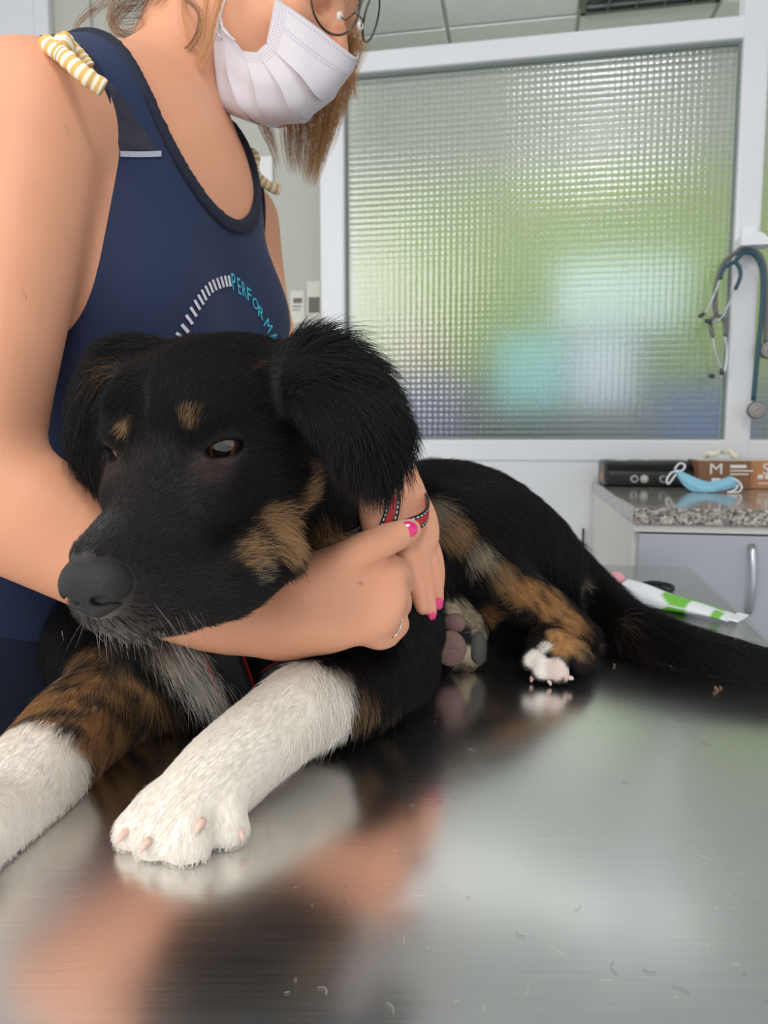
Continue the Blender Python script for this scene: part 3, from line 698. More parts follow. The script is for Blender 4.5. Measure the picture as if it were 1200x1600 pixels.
# ================================================================== the dog
hL = nrm(cam_vec((.955, .011, .297))); hF = cam_vec((-.262, -.443, .857)); hF = nrm(hF - hL * (hF @ hL)); hU = cam_vec((-.141, .896, .421)); hU = nrm(hU - hL * (hU @ hL) - hF * (hU @ hF))
HO = CAM + cam_vec((-.1184, .0319, -.4095))
HR = np.stack([hL, hF, hU], 1)
def HP(x, y, z): return HO + x * hL + y * hF + z * hU
def hrot(ax=0, ay=0, az=0):                        # rotation given about the head's own axes, degrees
    return HR @ np.array((Matrix.Rotation(math.radians(az), 3, 'Z') @ Matrix.Rotation(math.radians(ay), 3, 'Y') @ Matrix.Rotation(math.radians(ax), 3, 'X')))
def build_dog():
    s = SDF(axis_grid(-.30, .40, [(-.19, .03, .0016)], .0045), axis_grid(.28, .99, [(.31, .50, .0016), (.58, .68, .0026)], .0045), axis_grid(.893, 1.24, [(.893, .98, .0024), (.98, 1.185, .0016)], .0045))
    # --- trunk
    s.ell(P(520, 930, .70), frame(P(830, 885, .84) - P(500, 920, .68), (0, 0, 1)), (.092, .085, .14), .03)
    s.chain([P(500, 925, .68), P(600, 890, .74), P(695, 842, .81), P(760, 855, .83), P(818, 890, .83)], [.085, .085, .084, .078, .062], .03, 14)
    s.chain([HP(0, -.065, -.02), P(415, 745, .53), P(430, 850, .58), P(480, 930, .64)], [.050, .058, .066, .085], .03, 10)      # neck
    s.chain([P(330, 985, .575), P(430, 985, .61)], [.055, .075], .04)                                                            # chest front
    s.chain([P(255, 985, .515), P(290, 1035, .55), P(330, 1060, .59)], [.026, .034, .04], .03)                                   # bib
    # --- fore limbs
    s.chain([P(590, 880, .63), P(622, 985, .575), P(618, 1036, .56)], [.046, .036, .031], .03)
    s.chain([P(620, 1044, .557), P(560, 1070, .525), P(490, 1093, .49), P(415, 1148, .447), P(355, 1202, .418), P(318, 1238, .402)], [.029, .0275, .0265, .0248, .0245, .0225], .012, 18)
    for a, b, r in (((300, 1235, .402), (212, 1298, .386), .0108), ((300, 1240, .398), (246, 1311, .379), .0122), ((312, 1242, .396), (292, 1317, .376), .0126), ((340, 1240, .402), (352, 1290, .389), .0120)):
        A, B = P(*a), P(*b); M_ = (A + B) / 2 + np.array([0, 0, .006])
        s.chain([A, M_, B], [.0120, r, r * .98], .0035, 6)
    s.chain([P(150, 1000, .60), P(195, 1070, .545)], [.045, .036], .03)
    s.chain([P(195, 1078, .54), P(120, 1140, .485), P(60, 1205, .440), P(0, 1275, .405), P(-60, 1312, .374)], [.034, .031, .029, .0275, .027], .012, 16)
    for a, b in (((-75, 1312, .372), (-165, 1352, .350)), ((-70, 1318, .370), (-140, 1372, .341)), ((-60, 1322, .369), (-98, 1378, .338)), ((-50, 1318, .371), (-58, 1370, .345))):
        s.chain([P(*a), P(*b)], [.0165, .0125], .006)
    # --- hind limbs
    s.ell(P(765, 860, .765), frame(P(700, 810, .70) - P(850, 900, .80), (0, 0, 1)), (.062, .05, .076), .03)
    s.chain([P(815, 885, .79), P(760, 850, .735), P(690, 822, .70)], [.058, .048, .034], .025, 8)
    s.chain([P(672, 812, .705), P(735, 862, .70), P(810, 925, .698), P(870, 968, .697), P(898, 992, .695)], [.033, .031, .026, .0215, .0185], .014, 14)
    s.chain([P(898, 995, .695), P(882, 1005, .68), P(862, 1012, .668)], [.0185, .0195, .021], .008)
    for a, b, r in (((846, 1006, .668), (826, 1034, .650), .0080), ((856, 1006, .664), (845, 1050, .640), .0085), ((868, 1008, .66), (872, 1054, .636), .0095), ((884, 1014, .662), (908, 1034, .648), .0105)):
        A, B = P(*a), P(*b); s.chain([A, (A + B) / 2 + np.array([0, -.004, .004]), B], [.0115, r, r], .004, 5)
    s.chain([P(870, 955, .80), P(800, 965, .755), P(750, 978, .71), P(726, 992, .688)], [.034, .026, .021, .022], .014, 10)
    for a, b, r in (((728, 985, .690), (712, 966, .682), .0135), ((728, 1000, .688), (708, 1008, .674), .0165), ((735, 1010, .690), (742, 1018, .680), .015), ((724, 980, .700), (700, 975, .690), .012)):
        s.chain([P(*a), P(*b)], [.017, r], .006)
    # --- tail
    s.chain([P(875, 880, .86), P(925, 930, .81), P(975, 975, .745), P(1030, 1000, .70), P(1100, 1022, .668), P(1200, 1046, .636), P(1290, 1066, .612), P(1370, 1085, .59)], [.030, .026, .022, .0195, .0180, .0155, .012, .006], .015, 26)
    # --- head
    h = SDF(*s.ax)
    h.ell(HP(0, -.050, .001), HR, (.053, .064, .045), .01)
    for m in (-1, 1):
        h.ell(HP(m * .022, -.010, .014), HR, (.017, .018, .015), .014)          # brow
        h.ell(HP(m * .038, -.042, -.026), HR, (.026, .046, .036), .02)          # cheek
        h.ell(HP(m * .018, -.052, .025), HR, (.03, .048, .020), .02)
    h.chain([HP(0, -.012, -.026), HP(0, .03, -.033), HP(0, .074, -.036)], [.031, .0255, .0190], .018)
    h.chain([HP(0, -.004, -.008), HP(0, .03, -.017), HP(0, .076, -.0215)], [.018, .0135, .0115], .012)
    for m in (-1, 1):
        h.chain([HP(m * .034, -.010, -.066), HP(m * .028, .018, -.069), HP(m * .020, .046, -.061), HP(m * .010, .074, -.046)], [.0240, .0215, .0175, .0128], .012, 9)   # flews
        h.ell(HP(m * .0285, .004, -.020), HR, (.012, .022, .016), .014)
    h.chain([HP(0, -.03, -.072), HP(0, .03, -.078), HP(0, .068, -.062)], [.026, .0165, .0105], .010)                             # lower jaw
    for m in (-1, 1):
        h.cap(HP(m * .036, .034, -.0830), HP(m * .012, .079, -.0610), .0026, .0024, .004, 's')                                      # lip line
        ec = HP(m * .0285, -.0085, .0025); ed = nrm(m * .56 * hL + .83 * hF)
        h.ell(ec, HR, (.0148, .0148, .0135), .005)
        h.ell(ec + ed * .012, frame(ed, hU), (.0050, .0108, .012), .0016, 's')
        h.cap(ec + ed * .010 - m * .0088 * nrm(np.cross(hU, ed)) * 1.0 - .002 * hU, ec + ed * .0135 - m * .0135 * nrm(np.cross(hU, ed)) - .005 * hU, .0022, .0012, .002, 's')
    f = np.minimum(s.F, h.F)
    k = .012; hh = np.clip(.5 + .5 * (h.F - s.F) / k, 0, 1); both = h.F * (1 - hh) + s.F * hh - k * hh * (1 - hh)
    s.F = np.where((s.F < .19) & (h.F < .19), both, f)
    # --- ears: hanging flaps
    def flap(stations, nrm_d, k0):
        prev = None
        for (c, wd, th), (c2, wd2, th2) in zip(stations[:-1], stations[1:]):
            for t in (0, .5):
                cc = c + (c2 - c) * t; ww = wd + (wd2 - wd) * t; tt = th + (th2 - th) * t
                ax = nrm(c2 - c); n_ = nrm(nrm_d - ax * (nrm_d @ ax)); sd = np.cross(n_, ax)
                s.ell(cc, np.stack([sd, ax, n_], 1), (ww, .020, tt), k0 if prev is None else .012); prev = 1
    tov = cam_vec((.45, .1, .9))
    flap([(P(462, 590, .432), .021, .011), (P(508, 592, .424), .024, .010), (P(546, 636, .416), .026, .009), (P(574, 682, .412), .021, .008), (P(590, 724, .412), .011, .006)], tov, .015)
    tov2 = cam_vec((-.75, .1, .65))
    flap([(P(218, 580, .455), .021, .011), (P(172, 596, .458), .024, .010), (P(150, 640, .462), .022, .009), (P(150, 705, .462), .018, .008), (P(162, 735, .462), .010, .006)], tov2, .015)
    # flat on the table top
    Z = s.ax[2][None, None, :]; s.F = np.maximum(s.F, (TABLE_Z + .0012) - Z)
    return s.mesh()
DV, DQ = build_dog(); DN = vnormals(DV, DQ)
print('dog mesh', len(DV), len(DQ))
from mathutils.bvhtree import BVHTree
dog_bvh = BVHTree.FromPolygons(DV.tolist(), DQ.tolist())
def hit(bvh, px, py):
    r = ray(px, py); q = bvh.ray_cast(Vector(CAM), Vector(nrm(r)))
    return (np.array(q[0]), np.array(q[1])) if q[0] is not None else (None, None)
BLACK = np.array([.0075, .0068, .0076]); SMOKE = np.array([.024, .0205, .0195]); TAN = np.array([.34, .20, .095]); RUST = np.array([.33, .165, .062]); CREAM = np.array([.50, .40, .28]); WHITE = np.array([.88, .82, .74]); PINKW = np.array([.74, .60, .54]); BRIN = np.array([.045, .038, .033])
HB = [  # head patches: pixel, radius in pixels, colour, how dense
    (293, 655, 24, TAN, .5), (196, 662, 18, TAN, .75), (172, 578, 34, RUST * .6, .3), (486, 738, 34, TAN * 1.15, .8), (474, 785, 46, TAN * 1.25, .95), (440, 830, 54, TAN * 1.2, .9), (400, 862, 46, TAN * 1.1, .65), (500, 840, 62, TAN * 1.15, .85), (540, 840, 46, TAN, .6), (470, 885, 46, CREAM * .85, .75), (525, 872, 46, np.array([.38, .35, .31]), .8),
    (410, 895, 26, CREAM * .8, .45)]
BB = [  # body patches
    (270, 1020, 40, WHITE * .75, .9), (300, 1050, 42, WHITE * .75, .95), (322, 1082, 26, WHITE * .75, .9), (240, 1010, 25, CREAM * .6, .6), (190, 995, 34, RUST * .5, .35), (215, 1060, 36, RUST * .5, .4),
    (530, 1085, 40, TAN * .8, .8), (570, 1100, 42, TAN * .7, .65), (535, 1050, 28, TAN * .7, .6), (620, 1105, 30, TAN * .5, .4),
    (668, 800, 36, CREAM * .6, .8), (705, 830, 34, TAN, .9), (745, 868, 32, CREAM * .75, .9), (785, 900, 32, TAN * .95, .9), (822, 925, 38, RUST * 1.15, .9), (860, 945, 40, RUST * 1.15, .85), (890, 970, 36, RUST, .85), (880, 1003, 40, RUST * 1.2, .85), (905, 1020, 22, TAN * .8, .6),
    (908, 900, 22, CREAM * .6, .8), (965, 978, 24, CREAM * .45, .35), (740, 965, 26, CREAM * .9, .9), (728, 945, 20, CREAM * .8, .8), (752, 985, 24, CREAM * .6, .7), (775, 960, 26, RUST * .8, .7), (712, 950, 22, CREAM, .9), (735, 1030, 26, CREAM * .9, .9), (728, 1040, 20, CREAM * .8, .8)]
PW = [  # white paws
    (835, 1030, 22, WHITE, 1), (850, 1045, 24, WHITE, 1), (868, 1045, 24, PINKW, 1), (888, 1055, 14, PINKW, 1), (852, 1010, 16, WHITE * .8, .8)]
def res_blobs(L, mirror=False):
    out = []
    for px, py, r, c, k in L:
        q, n_ = hit(dog_bvh, px, py)
        if q is None: print('miss', px, py); continue
        d = (q - CAM) @ CF; R_ = r * d / FPX; out.append((q, R_, np.array(c), k))
        if mirror:
            x = (q - HO) @ hL; out.append((q - 2 * x * hL, R_, np.array(c), k))
    return out
HBLOB = res_blobs(HB[2:], True) + res_blobs(HB[:2]); BBLOB = res_blobs(BB); PBLOB = res_blobs(PW)
W_NEAR = [P(480, 1096, .487), P(415, 1148, .447), P(355, 1202, .418), P(300, 1245, .40), P(250, 1320, .38)]
W_FAR = [P(62, 1222, .437), P(0, 1275, .405), P(-55, 1330, .375), P(-110, 1420, .345)]
def dog_color(p, rnd):
    """albedo pattern of the coat at points p; rnd is one random number per point"""
    n = len(p); q = np.stack([(p - HO) @ hL, (p - HO) @ hF, (p - HO) @ hU], 1)
    lo = noise3(p, 90, 1); hi = noise3(p, 420, 2); stripe = noise3(p * np.array([1, 1, 1.0]), 260, 5)
    c = np.repeat(BLACK[None], n, 0) * (1 + .35 * (rnd[:, None] - .5))
    brown = sstep(.2, 1.2, lo) * .5
    c += brown[:, None] * np.array([.012, .006, .003])
    m = sstep(-.002, .045, q[:, 1] + .006 * lo) * (np.abs(q[:, 0]) < .07) * (q[:, 2] < .03) * (q[:, 1] < .13)
    c = c * (1 - m[:, None]) + (SMOKE * (.45 + 1.1 * rnd[:, None])) * m[:, None]
    # greyish lips and chin fringe
    ch = np.exp(-(np.linalg.norm(q - np.array([0, .082, -.053]), axis=1) / .014) ** 2)
    c = c + ch[:, None] * (rnd[:, None] > .35) * np.array([.30, .26, .23])
    br = np.exp(-(np.linalg.norm((q - np.array([-.003, .070, -.014])) * np.array([1.3, .7, 1]), axis=1) / .010) ** 2)  # silvery highlight on top of the muzzle, painted into the coat colour
    c = c + br[:, None] * (rnd[:, None] > .4) * .10
    eye = np.minimum(np.linalg.norm((q - np.array([.0290, .008, -.005])) * np.array([1, .7, 1]), axis=1), np.linalg.norm((q - np.array([-.0290, .008, -.005])) * np.array([1, .7, 1]), axis=1))
    e = 1 - sstep(.005, .015, eye)
    c = c * (1 - e[:, None] * .6) + np.array([.075, .046, .046]) * e[:, None] * .6
    def lay(c, blobs, jit):
        for b, R_, col, k in blobs:
            dd = np.linalg.norm(p - b, axis=1) / R_ + jit * (.16 * lo + .16 * hi)
            a = (1 - sstep(.40, 1.22, dd)) * k
            a = np.where(jit > 0, sstep(-.05, .40, a - rnd * .75) * sstep(.02, .2, a), a)
            c = c * (1 - a[:, None]) + col * a[:, None] * (1 + .3 * (rnd[:, None] - .5))
        return c
    c = lay(c, HBLOB, 1.0)
    body = (q[:, 1] < -.02) | (q[:, 2] < -.075)
    cb = lay(c, BBLOB, 1.0); c = np.where(body[:, None], cb, c)
    # brindle on the far forelimb
    dfar = seg_dist(p, [P(195, 1078, .54), P(120, 1140, .485), P(60, 1205, .44)]); b = (1 - sstep(.036, .046, dfar)) * (p[:, 2] < HO[2] - .06)
    st = sstep(-.55, .45, stripe + .9 * (rnd - .5)); ct = (RUST * .55 + TAN * .55) * st[:, None] + BRIN * (1 - st[:, None]); b = b * sstep(.975, .955, p[:, 2] + .006 * lo)
    c = c * (1 - b[:, None]) + ct * b[:, None]
    for ln, a0, a1, r in ((W_NEAR, P(478, 1096, .487), P(415, 1148, .447), .042), (W_FAR, P(70, 1212, .44), P(0, 1275, .405), .045)):
        dd = seg_dist(p, ln); ax = nrm(a1 - a0); t = (p - a0) @ ax
        wv = (1 - sstep(r, r + .006, dd)) * sstep(-.012, -.004, t + .003 * hi + .004 * lo) * (p[:, 2] < HO[2] - .035)
        wc = WHITE * (.93 + .12 * rnd[:, None]); wc = wc * (1 - .07 * sstep(.3, 1.2, lo)[:, None] * np.array([0, .5, 1.0])); c = c * (1 - wv[:, None]) + wc * wv[:, None]
    c = lay(c, PBLOB, .4)
    return np.clip(c, .003, .9)
DC = dog_color(DV, np.full(len(DV), .5))
skin_black = attr_mat('dog_skin', 'Col', .6, .15)
dog = empty('dog', [float(P(560, 950, .68)[0]), float(P(560, 950, .68)[1]), TABLE_Z], 'black, tan and white young dog lying on the steel table', 'dog')
link_mesh('body', DV, DQ, skin_black, dog, True, colors=DC)

# --- fur: root points over the body, combed by guides read as (pixel, pixel direction, length mm, lift)
GUIDES = [
    (150, 868, 50, -80, 4, .12), (200, 800, 45, -90, 4, .12), (235, 730, 20, -90, 5, .12), (220, 900, 80, -40, 4, .15), (300, 930, 90, -20, 4.5, .15), (300, 830, 90, -35, 5, .13), (400, 900, 90, -5, 6, .15), (400, 800, 90, -25, 7, .15), (170, 970, 30, 40, 7, .4), (250, 975, 40, 40, 6, .3),
    (265, 660, 8, -90, 6, .12), (265, 590, 10, -80, 7, .14), (340, 590, 40, -70, 8, .14), (320, 655, 30, -70, 6, .14), (400, 640, 80, -40, 8, .14), (430, 570, 70, -30, 9, .15), (440, 700, 90, 0, 9, .15), (350, 740, 80, 10, 5, .12), (330, 700, -60, 20, 3, .1), (365, 550, 40, -60, 9, .15),
    (470, 780, 90, 0, 14, .2), (450, 840, 90, 0, 15, .2), (520, 860, 80, 10, 22, .25), (540, 800, 50, 60, 20, .25), (500, 720, 60, 40, 14, .2),
    (470, 535, 40, -50, 20, .45), (505, 530, 70, -50, 26, .5), (520, 560, 70, 20, 22, .35), (560, 610, 60, 60, 20, .28), (610, 670, 40, 70, 20, .3), (590, 720, 10, 80, 20, .25), (600, 770, 0, 80, 18, .25), (540, 690, 0, 80, 18, .25), (500, 640, 40, 70, 14, .2),
    (230, 535, -40, -10, 16, .3), (190, 545, -60, 20, 18, .3), (150, 600, -30, 70, 18, .25), (120, 650, -10, 80, 16, .25), (150, 720, 10, 80, 16, .25), (195, 600, -50, 60, 14, .25), (190, 640, -30, 60, 7, .2),
    (270, 1020, 45, 60, 26, .3), (310, 1070, 35, 70, 30, .3), (200, 1000, 40, 60, 22, .3), (150, 1040, -20, 80, 14, .2), (400, 1050, 20, 80, 18, .2),
    (470, 1110, -70, 60, 7, .11), (400, 1160, -70, 65, 6.5, .10), (330, 1220, -60, 65, 6, .10), (250, 1290, -50, 60, 5.5, .13), (300, 1310, -20, 70, 6, .15), (345, 1285, 0, 70, 6, .15), (480, 1130, -10, 70, 11, .25),
    (540, 1090, -30, 70, 15, .25), (600, 1100, -10, 70, 17, .25), (640, 1000, 20, 80, 8, .12), (655, 1045, 10, 80, 9, .14),
    (190, 1080, -50, 70, 11, .15), (120, 1130, -60, 70, 10, .15), (60, 1200, -60, 75, 6, .12), (20, 1280, -60, 75, 5, .12), (130, 1200, -20, 70, 9, .22),
    (660, 740, 60, -20, 24, .35), (720, 740, 80, 10, 18, .2), (780, 770, 70, 40, 18, .18), (850, 820, 55, 65, 17, .16), (890, 880, 25, 80, 20, .2), (760, 810, 65, 50, 17, .15), (820, 870, 60, 60, 16, .15), (690, 780, 70, 30, 18, .2),
    (680, 810, 55, 50, 20, .25), (720, 845, 60, 55, 17, .25), (770, 890, 65, 55, 15, .22), (830, 925, 60, 45, 12, .2), (880, 960, 40, 60, 10, .2), (900, 1000, 0, 70, 9, .2), (870, 1010, -30, 60, 5, .15), (850, 1040, -20, 60, 2.5, .12), (880, 1050, 10, 60, 2.2, .12), (832, 1035, -20, 60, 3, .15), (908, 920, 30, 70, 20, .3),
    (800, 960, -70, 10, 11, .2), (760, 965, -70, -10, 12, .25), (735, 950, -30, -70, 16, .5), (745, 1030, -20, 50, 12, .35), (700, 960, -50, -10, 8, .3), (720, 900, 30, 70, 14, .2),
    (930, 920, 60, 70, 26, .25), (960, 950, 70, 55, 32, .3), (1010, 985, 80, 40, 36, .3), (1080, 1010, 90, 28, 34, .25), (1150, 1030, 90, 22, 30, .2), (1200, 1045, 90, 20, 28, .18)]
gp, gd, gl, gt = [], [], [], []
for px, py, dx, dy, ln, li in GUIDES:
    q, n_ = hit(dog_bvh, px, py)
    if q is None: print('guide miss', px, py); continue
    d = (q - CAM) @ CF; v = P(px + dx, py + dy, d) - P(px, py, d); v = v - n_ * (v @ n_); gp.append(q); gd.append(nrm(v)); gl.append(ln / 1000); gt.append(li)
    x = (q - HO) @ hL
    if (q - HO) @ hF > -.06 and (q - HO) @ hU > -.07 and abs(x) < .06 and x > .012:   # comb the hidden side of the head alike
        gp.append(q - 2 * x * hL); gd.append(nrm(v) - 2 * (nrm(v) @ hL) * hL); gl.append(ln / 1000); gt.append(li)
gp, gd, gl, gt = map(np.array, (gp, gd, gl, gt))
def build_fur(count):
    A, B, C_, D_ = (DV[DQ[:, i]] for i in range(4))
    area = .5 * (np.linalg.norm(np.cross(B - A, C_ - A), axis=1) + np.linalg.norm(np.cross(C_ - A, D_ - A), axis=1))
    cen = (A + B + C_ + D_) / 4; fn = np.cross(C_ - A, D_ - B); fn /= np.linalg.norm(fn, axis=1)[:, None] + 1e-12
    view = CAM - cen; dist = np.linalg.norm(view, axis=1); cosv = (fn * view).sum(1) / dist
    dens = area * np.where(cosv > -.25, 1.0, .22) * np.clip((.47 / dist) ** 1.6, .30, 1.6)
    q = np.stack([(cen - HO) @ hL, (cen - HO) @ hF, (cen - HO) @ hU], 1)
    eyed = np.minimum(np.linalg.norm(q - np.array([.0345, .0005, .0025]), axis=1), np.linalg.norm(q - np.array([-.0345, .0005, .0025]), axis=1))
    dens *= sstep(.0085, .0125, eyed)
    dens *= np.where((np.linalg.norm((q - np.array([0, .088, -.031])) * np.array([.8, 1, 1]), axis=1) < .0155), 0, 1)
    dens *= np.where((cen[:, 2] < TABLE_Z + .004) & (fn[:, 2] < -.3), 0, 1)
    for pd in PADS: dens *= np.where(np.linalg.norm(cen - pd[0], axis=1) < pd[1], 0, 1)
    short = (q[:, 1] > -.02) & (np.abs(q[:, 0]) < .06) & (q[:, 2] > -.08); dens *= np.where(short, 2.2, 1.0)
    cum = np.cumsum(dens); f = np.searchsorted(cum, rng.random(count) * cum[-1])
    u, v = rng.random((2, count))
    root = (A[f] * (1 - u)[:, None] + B[f] * u[:, None]) * (1 - v)[:, None] + (D_[f] * (1 - u)[:, None] + C_[f] * u[:, None]) * v[:, None]
    N_ = DN[DQ[f]].mean(1); N_ /= np.linalg.norm(N_, axis=1)[:, None]
    dirs = np.zeros((count, 3)); ln = np.zeros(count); li = np.zeros(count)
    for i in range(0, count, 40000):
        sl = slice(i, i + 40000); d2 = ((root[sl, None, :] - gp[None]) ** 2).sum(2) + 2e-6; wgt = d2 ** -2.5; wgt /= wgt.sum(1, keepdims=True)
        dirs[sl] = wgt @ gd; ln[sl] = wgt @ gl; li[sl] = wgt @ gt
    dirs += .16 * rng.normal(size=(count, 3)) + .14 * np.stack([noise3(root, 150, 11 + i) for i in range(3)], 1)
    dirs -= N_ * (dirs * N_).sum(1)[:, None]; dirs /= np.linalg.norm(dirs, axis=1)[:, None] + 1e-9
    ln *= .55 + .75 * rng.random(count); long_ = rng.random(count) < .03; ln[long_] *= 1.35
    li = (li + .16 * np.clip((.010 - ln) / .006, 0, 1)) * (.6 + .8 * rng.random(count))
    k = 5; S = np.zeros((count, k, 3)); S[:, 0] = root - N_ * .0002; tng = dirs * np.sqrt(1 - np.minimum(li, .9) ** 2)[:, None] + N_ * li[:, None]
    for i in range(1, k):
        S[:, i] = S[:, i - 1] + tng * (ln / (k - 1))[:, None]
        tng = tng + np.array([0, 0, -.10]) * (ln / .02)[:, None] - N_ * (.14 * li[:, None]) + .05 * rng.normal(size=(count, 3)); tng /= np.linalg.norm(tng, axis=1)[:, None]
    S[:, :, 2] = np.maximum(S[:, :, 2], TABLE_Z + .0008)
    rr = np.clip(.00007 + .0035 * ln, .00008, .00014)
    rad = rr[:, None] * np.array([1, .95, .8, .55, .15])[None]
    return S, rad, dog_color(root, rng.random(count))
PADS = []
def pad(px, py, d, rx, ry, nv, name, col):
    c = P(px, py, d); z = nrm(cam_vec(nv)); g = SDF(*[axis_grid(c[i] - .03, c[i] + .03, [], .0012) for i in range(3)])
    R_ = frame(z, CR); g.ell(c, R_, (rx, ry, .006), .002)
    if name == 'large_pad': g.cap(c - R_[:, 0] * rx * 1.1 - R_[:, 1] * .001 + z * .007, c + R_[:, 0] * rx * 1.1 - R_[:, 1] * .001 + z * .007, .0016, .0016, .002, 's')
    V, F = g.mesh(); V[:, 2] = np.maximum(V[:, 2], TABLE_Z + .001)
    link_mesh('paw_pad', V, F, col, dog, True); PADS.append((c, max(rx, ry) * 1.0))
padm = mat('paw_pad_skin', (128, 96, 90), .6, noise=.12, scale=300, bump=.5, bscale=1600)
padd = mat('dark_paw_pad', (74, 72, 68), .6, noise=.12, scale=300, bump=.5, bscale=1600)
pad(710, 974, .668, .0105, .0095, (-.25, .25, .93), 'pad', padm)
pad(704, 1013, .659, .0140, .0160, (-.15, .1, .98), 'large_pad', padm)
pad(747, 1012, .668, .0085, .0150, (.25, .1, .96), 'pad', padd)
pad(690, 978, .684, .004, .006, (-.6, .3, .7), 'pad', padm)
S, rad, fc = build_fur(235000)
fur_m = attr_mat('dog_fur', 'Col', .42, .17)
curves_object('fur', S, rad, fc, fur_m, dog)
# --- nose leather
g = SDF(*[axis_grid(HP(0, .085, -.03)[i] - .034, HP(0, .085, -.03)[i] + .034, [], .0009) for i in range(3)])
g.ell(HP(0, .0830, -.0300), HR, (.0162, .0130, .0135), .004)
for m in (-1, 1):
    g.ell(HP(m * .0092, .0850, -.0325), HR, (.0088, .0105, .0100), .006)
g.ell(HP(0, .0870, -.0385), HR, (.0090, .0085, .0090), .006)
for m in (-1, 1):
    g.ell(HP(m * .0085, .0960, -.0350), hrot(0, 0, -m * 25), (.0050, .0075, .0030), .002, 's')
    g.cap(HP(m * .0110, .0935, -.0362), HP(m * .0185, .0820, -.0375), .0018, .0014, .002, 's')
g.cap(HP(0, .0975, -.030), HP(0, .0955, -.049), .0006, .0008, .0015, 's')
V, F = g.mesh()
nose_m = mat('nose_leather', (24, 23, 26), .46, noise=.15, scale=500, bump=.6, bscale=1500, spec=.4)
link_mesh('nose', V, F, nose_m, dog, True, )
# --- eyes
def eyeball(m):
    ec = HP(m * .0285, -.0085, .0025); R_ = .0118
    look = nrm(m * .42 * hL + .90 * hF - .10 * hU + .10 * hL * (1 if m < 0 else 0)); fr = frame(look, hU)
    mb = MB().sphere(ec, fr, np.array([R_] * 3), 48, 48)
    V = np.array(mb.v); c = np.zeros((len(V), 3)); cz = ((V - ec) @ look) / R_; ang = np.degrees(np.arccos(np.clip(cz, -1, 1)))
    st = .5 + .5 * np.sin(40 * np.arctan2((V - ec) @ fr[:, 0], (V - ec) @ fr[:, 1]))
    c[:] = (.035, .022, .018); ir = ang < 41; c[ir] = np.array([.11, .050, .016]) * (.7 + .5 * st[ir, None]); c[(ang > 36) & ir] = (.03, .015, .008); c[ang < 25] = (.002, .002, .002)
    link_mesh('eye', V, mb.f, eye_m, dog, True, colors=c)
eye_m = attr_mat('dog_eye', 'Col', .08, .6, coat=1)
for m in (1, -1): eyeball(m)
# --- claws
claw_m = mat('claw', (226, 192, 176), .4, sss=.2)
for a, b in (((203, 1296, .379), (182, 1318, .371)), ((234, 1312, .368), (218, 1334, .363)), ((318, 1282, .372), (306, 1302, .366)), ((372, 1296, .384), (380, 1312, .380)), ((832, 1058, .6435), (830, 1066, .640)), ((857, 1064, .634), (861, 1072, .632)), ((889, 1060, .632), (896, 1062, .630)), ((912, 1035, .642), (917, 1038, .640))):
    A, B = P(*a), P(*b); A[2] = max(A[2], TABLE_Z + .004); B[2] = max(B[2], TABLE_Z + .0015)
    MB().tube([A + (B - A) * t + np.array([0, 0, .001 * math.sin(math.pi * t)]) for t in (0, .3, .6, .85, 1)], [.0020, .0021, .0018, .0012, .0005], 9).build('claw', claw_m, dog, True)
# --- whiskers and stray eyelash hairs
ws, wr, wc = [], [], []
for i in range(26):
    side = 1 if i % 3 else -1
    b = HP(side * (.012 + .012 * rng.random()), .05 + .028 * rng.random(), -.040 - .014 * rng.random()); d = nrm(side * .7 * hL + (.1 + .5 * rng.random()) * hF - (.5 + .5 * rng.random()) * hU); l = .012 + .022 * rng.random()
    t = np.linspace(0, 1, 6)[:, None]; ws.append(b + d * l * t + np.array([0, 0, -.006]) * t ** 2); wr.append(.00011 * (1 - t[:, 0] * .8)); wc.append((.25, .22, .20) if rng.random() < .6 else (.03, .03, .03))
for i in range(60):                                # pale chin fringe
    b = HP(.014 * rng.normal(), .070 + .008 * rng.random(), -.066); d = nrm(-.9 * hU + .3 * rng.normal(size=3)); l = .006 + .010 * rng.random()
    t = np.linspace(0, 1, 6)[:, None]; ws.append(b + d * l * t); wr.append(.0001 * (1 - t[:, 0] * .8)); wc.append((.45, .40, .35))
curves_object('whiskers', np.array(ws), np.array(wr), np.array(wc), fur_m, dog)

# ================================================================== the woman holding the dog
pS = nrm((.39, .92, 0)); pF = nrm((.92, -.39, 0)); pU = np.array([0, 0, 1.])
PR = np.stack([pS, pF, pU], 1)
SHR = P(42, 190, .55); SHL = P(376, 348, .85)
CH = P(220, 425, .71)
lean = nrm(np.array([.30, 0, 1.0])); PL = frame(lean, pS)          # torso axes: x across, y back/front, z up the spine
def torso(s, o=0.0):
    s.ell(CH, np.stack([pS, np.cross(lean, pS), lean], 1), (.150 + o, .093 + o, .165 + o), .04)
    for m in (-1, 1):
        s.ell(CH + m * .075 * pS + .052 * pF + np.array([0, 0, -.045]), PR, (.062 + o, .052 + o, .062 + o), .045)
    s.ell(P(205, 700, .70), np.stack([pS, np.cross(lean, pS), lean], 1), (.128 + o, .085 + o, .14 + o), .06)
    s.ell(P(60, 1000, .68), np.stack([pS, np.cross(lean, pS), lean], 1), (.158 + o, .098 + o, .14 + o), .06)
    s.chain([P(100, 172, .58), P(230, 150, .69)], [.042 + o, .044 + o], .03)
    s.chain([P(356, 345, .83), P(296, 245, .765)], [.038 + o, .046 + o], .03)
    s.ell(P(246, 262, .70), PR, (.125 + o, .055 + o, .07 + o), .04)
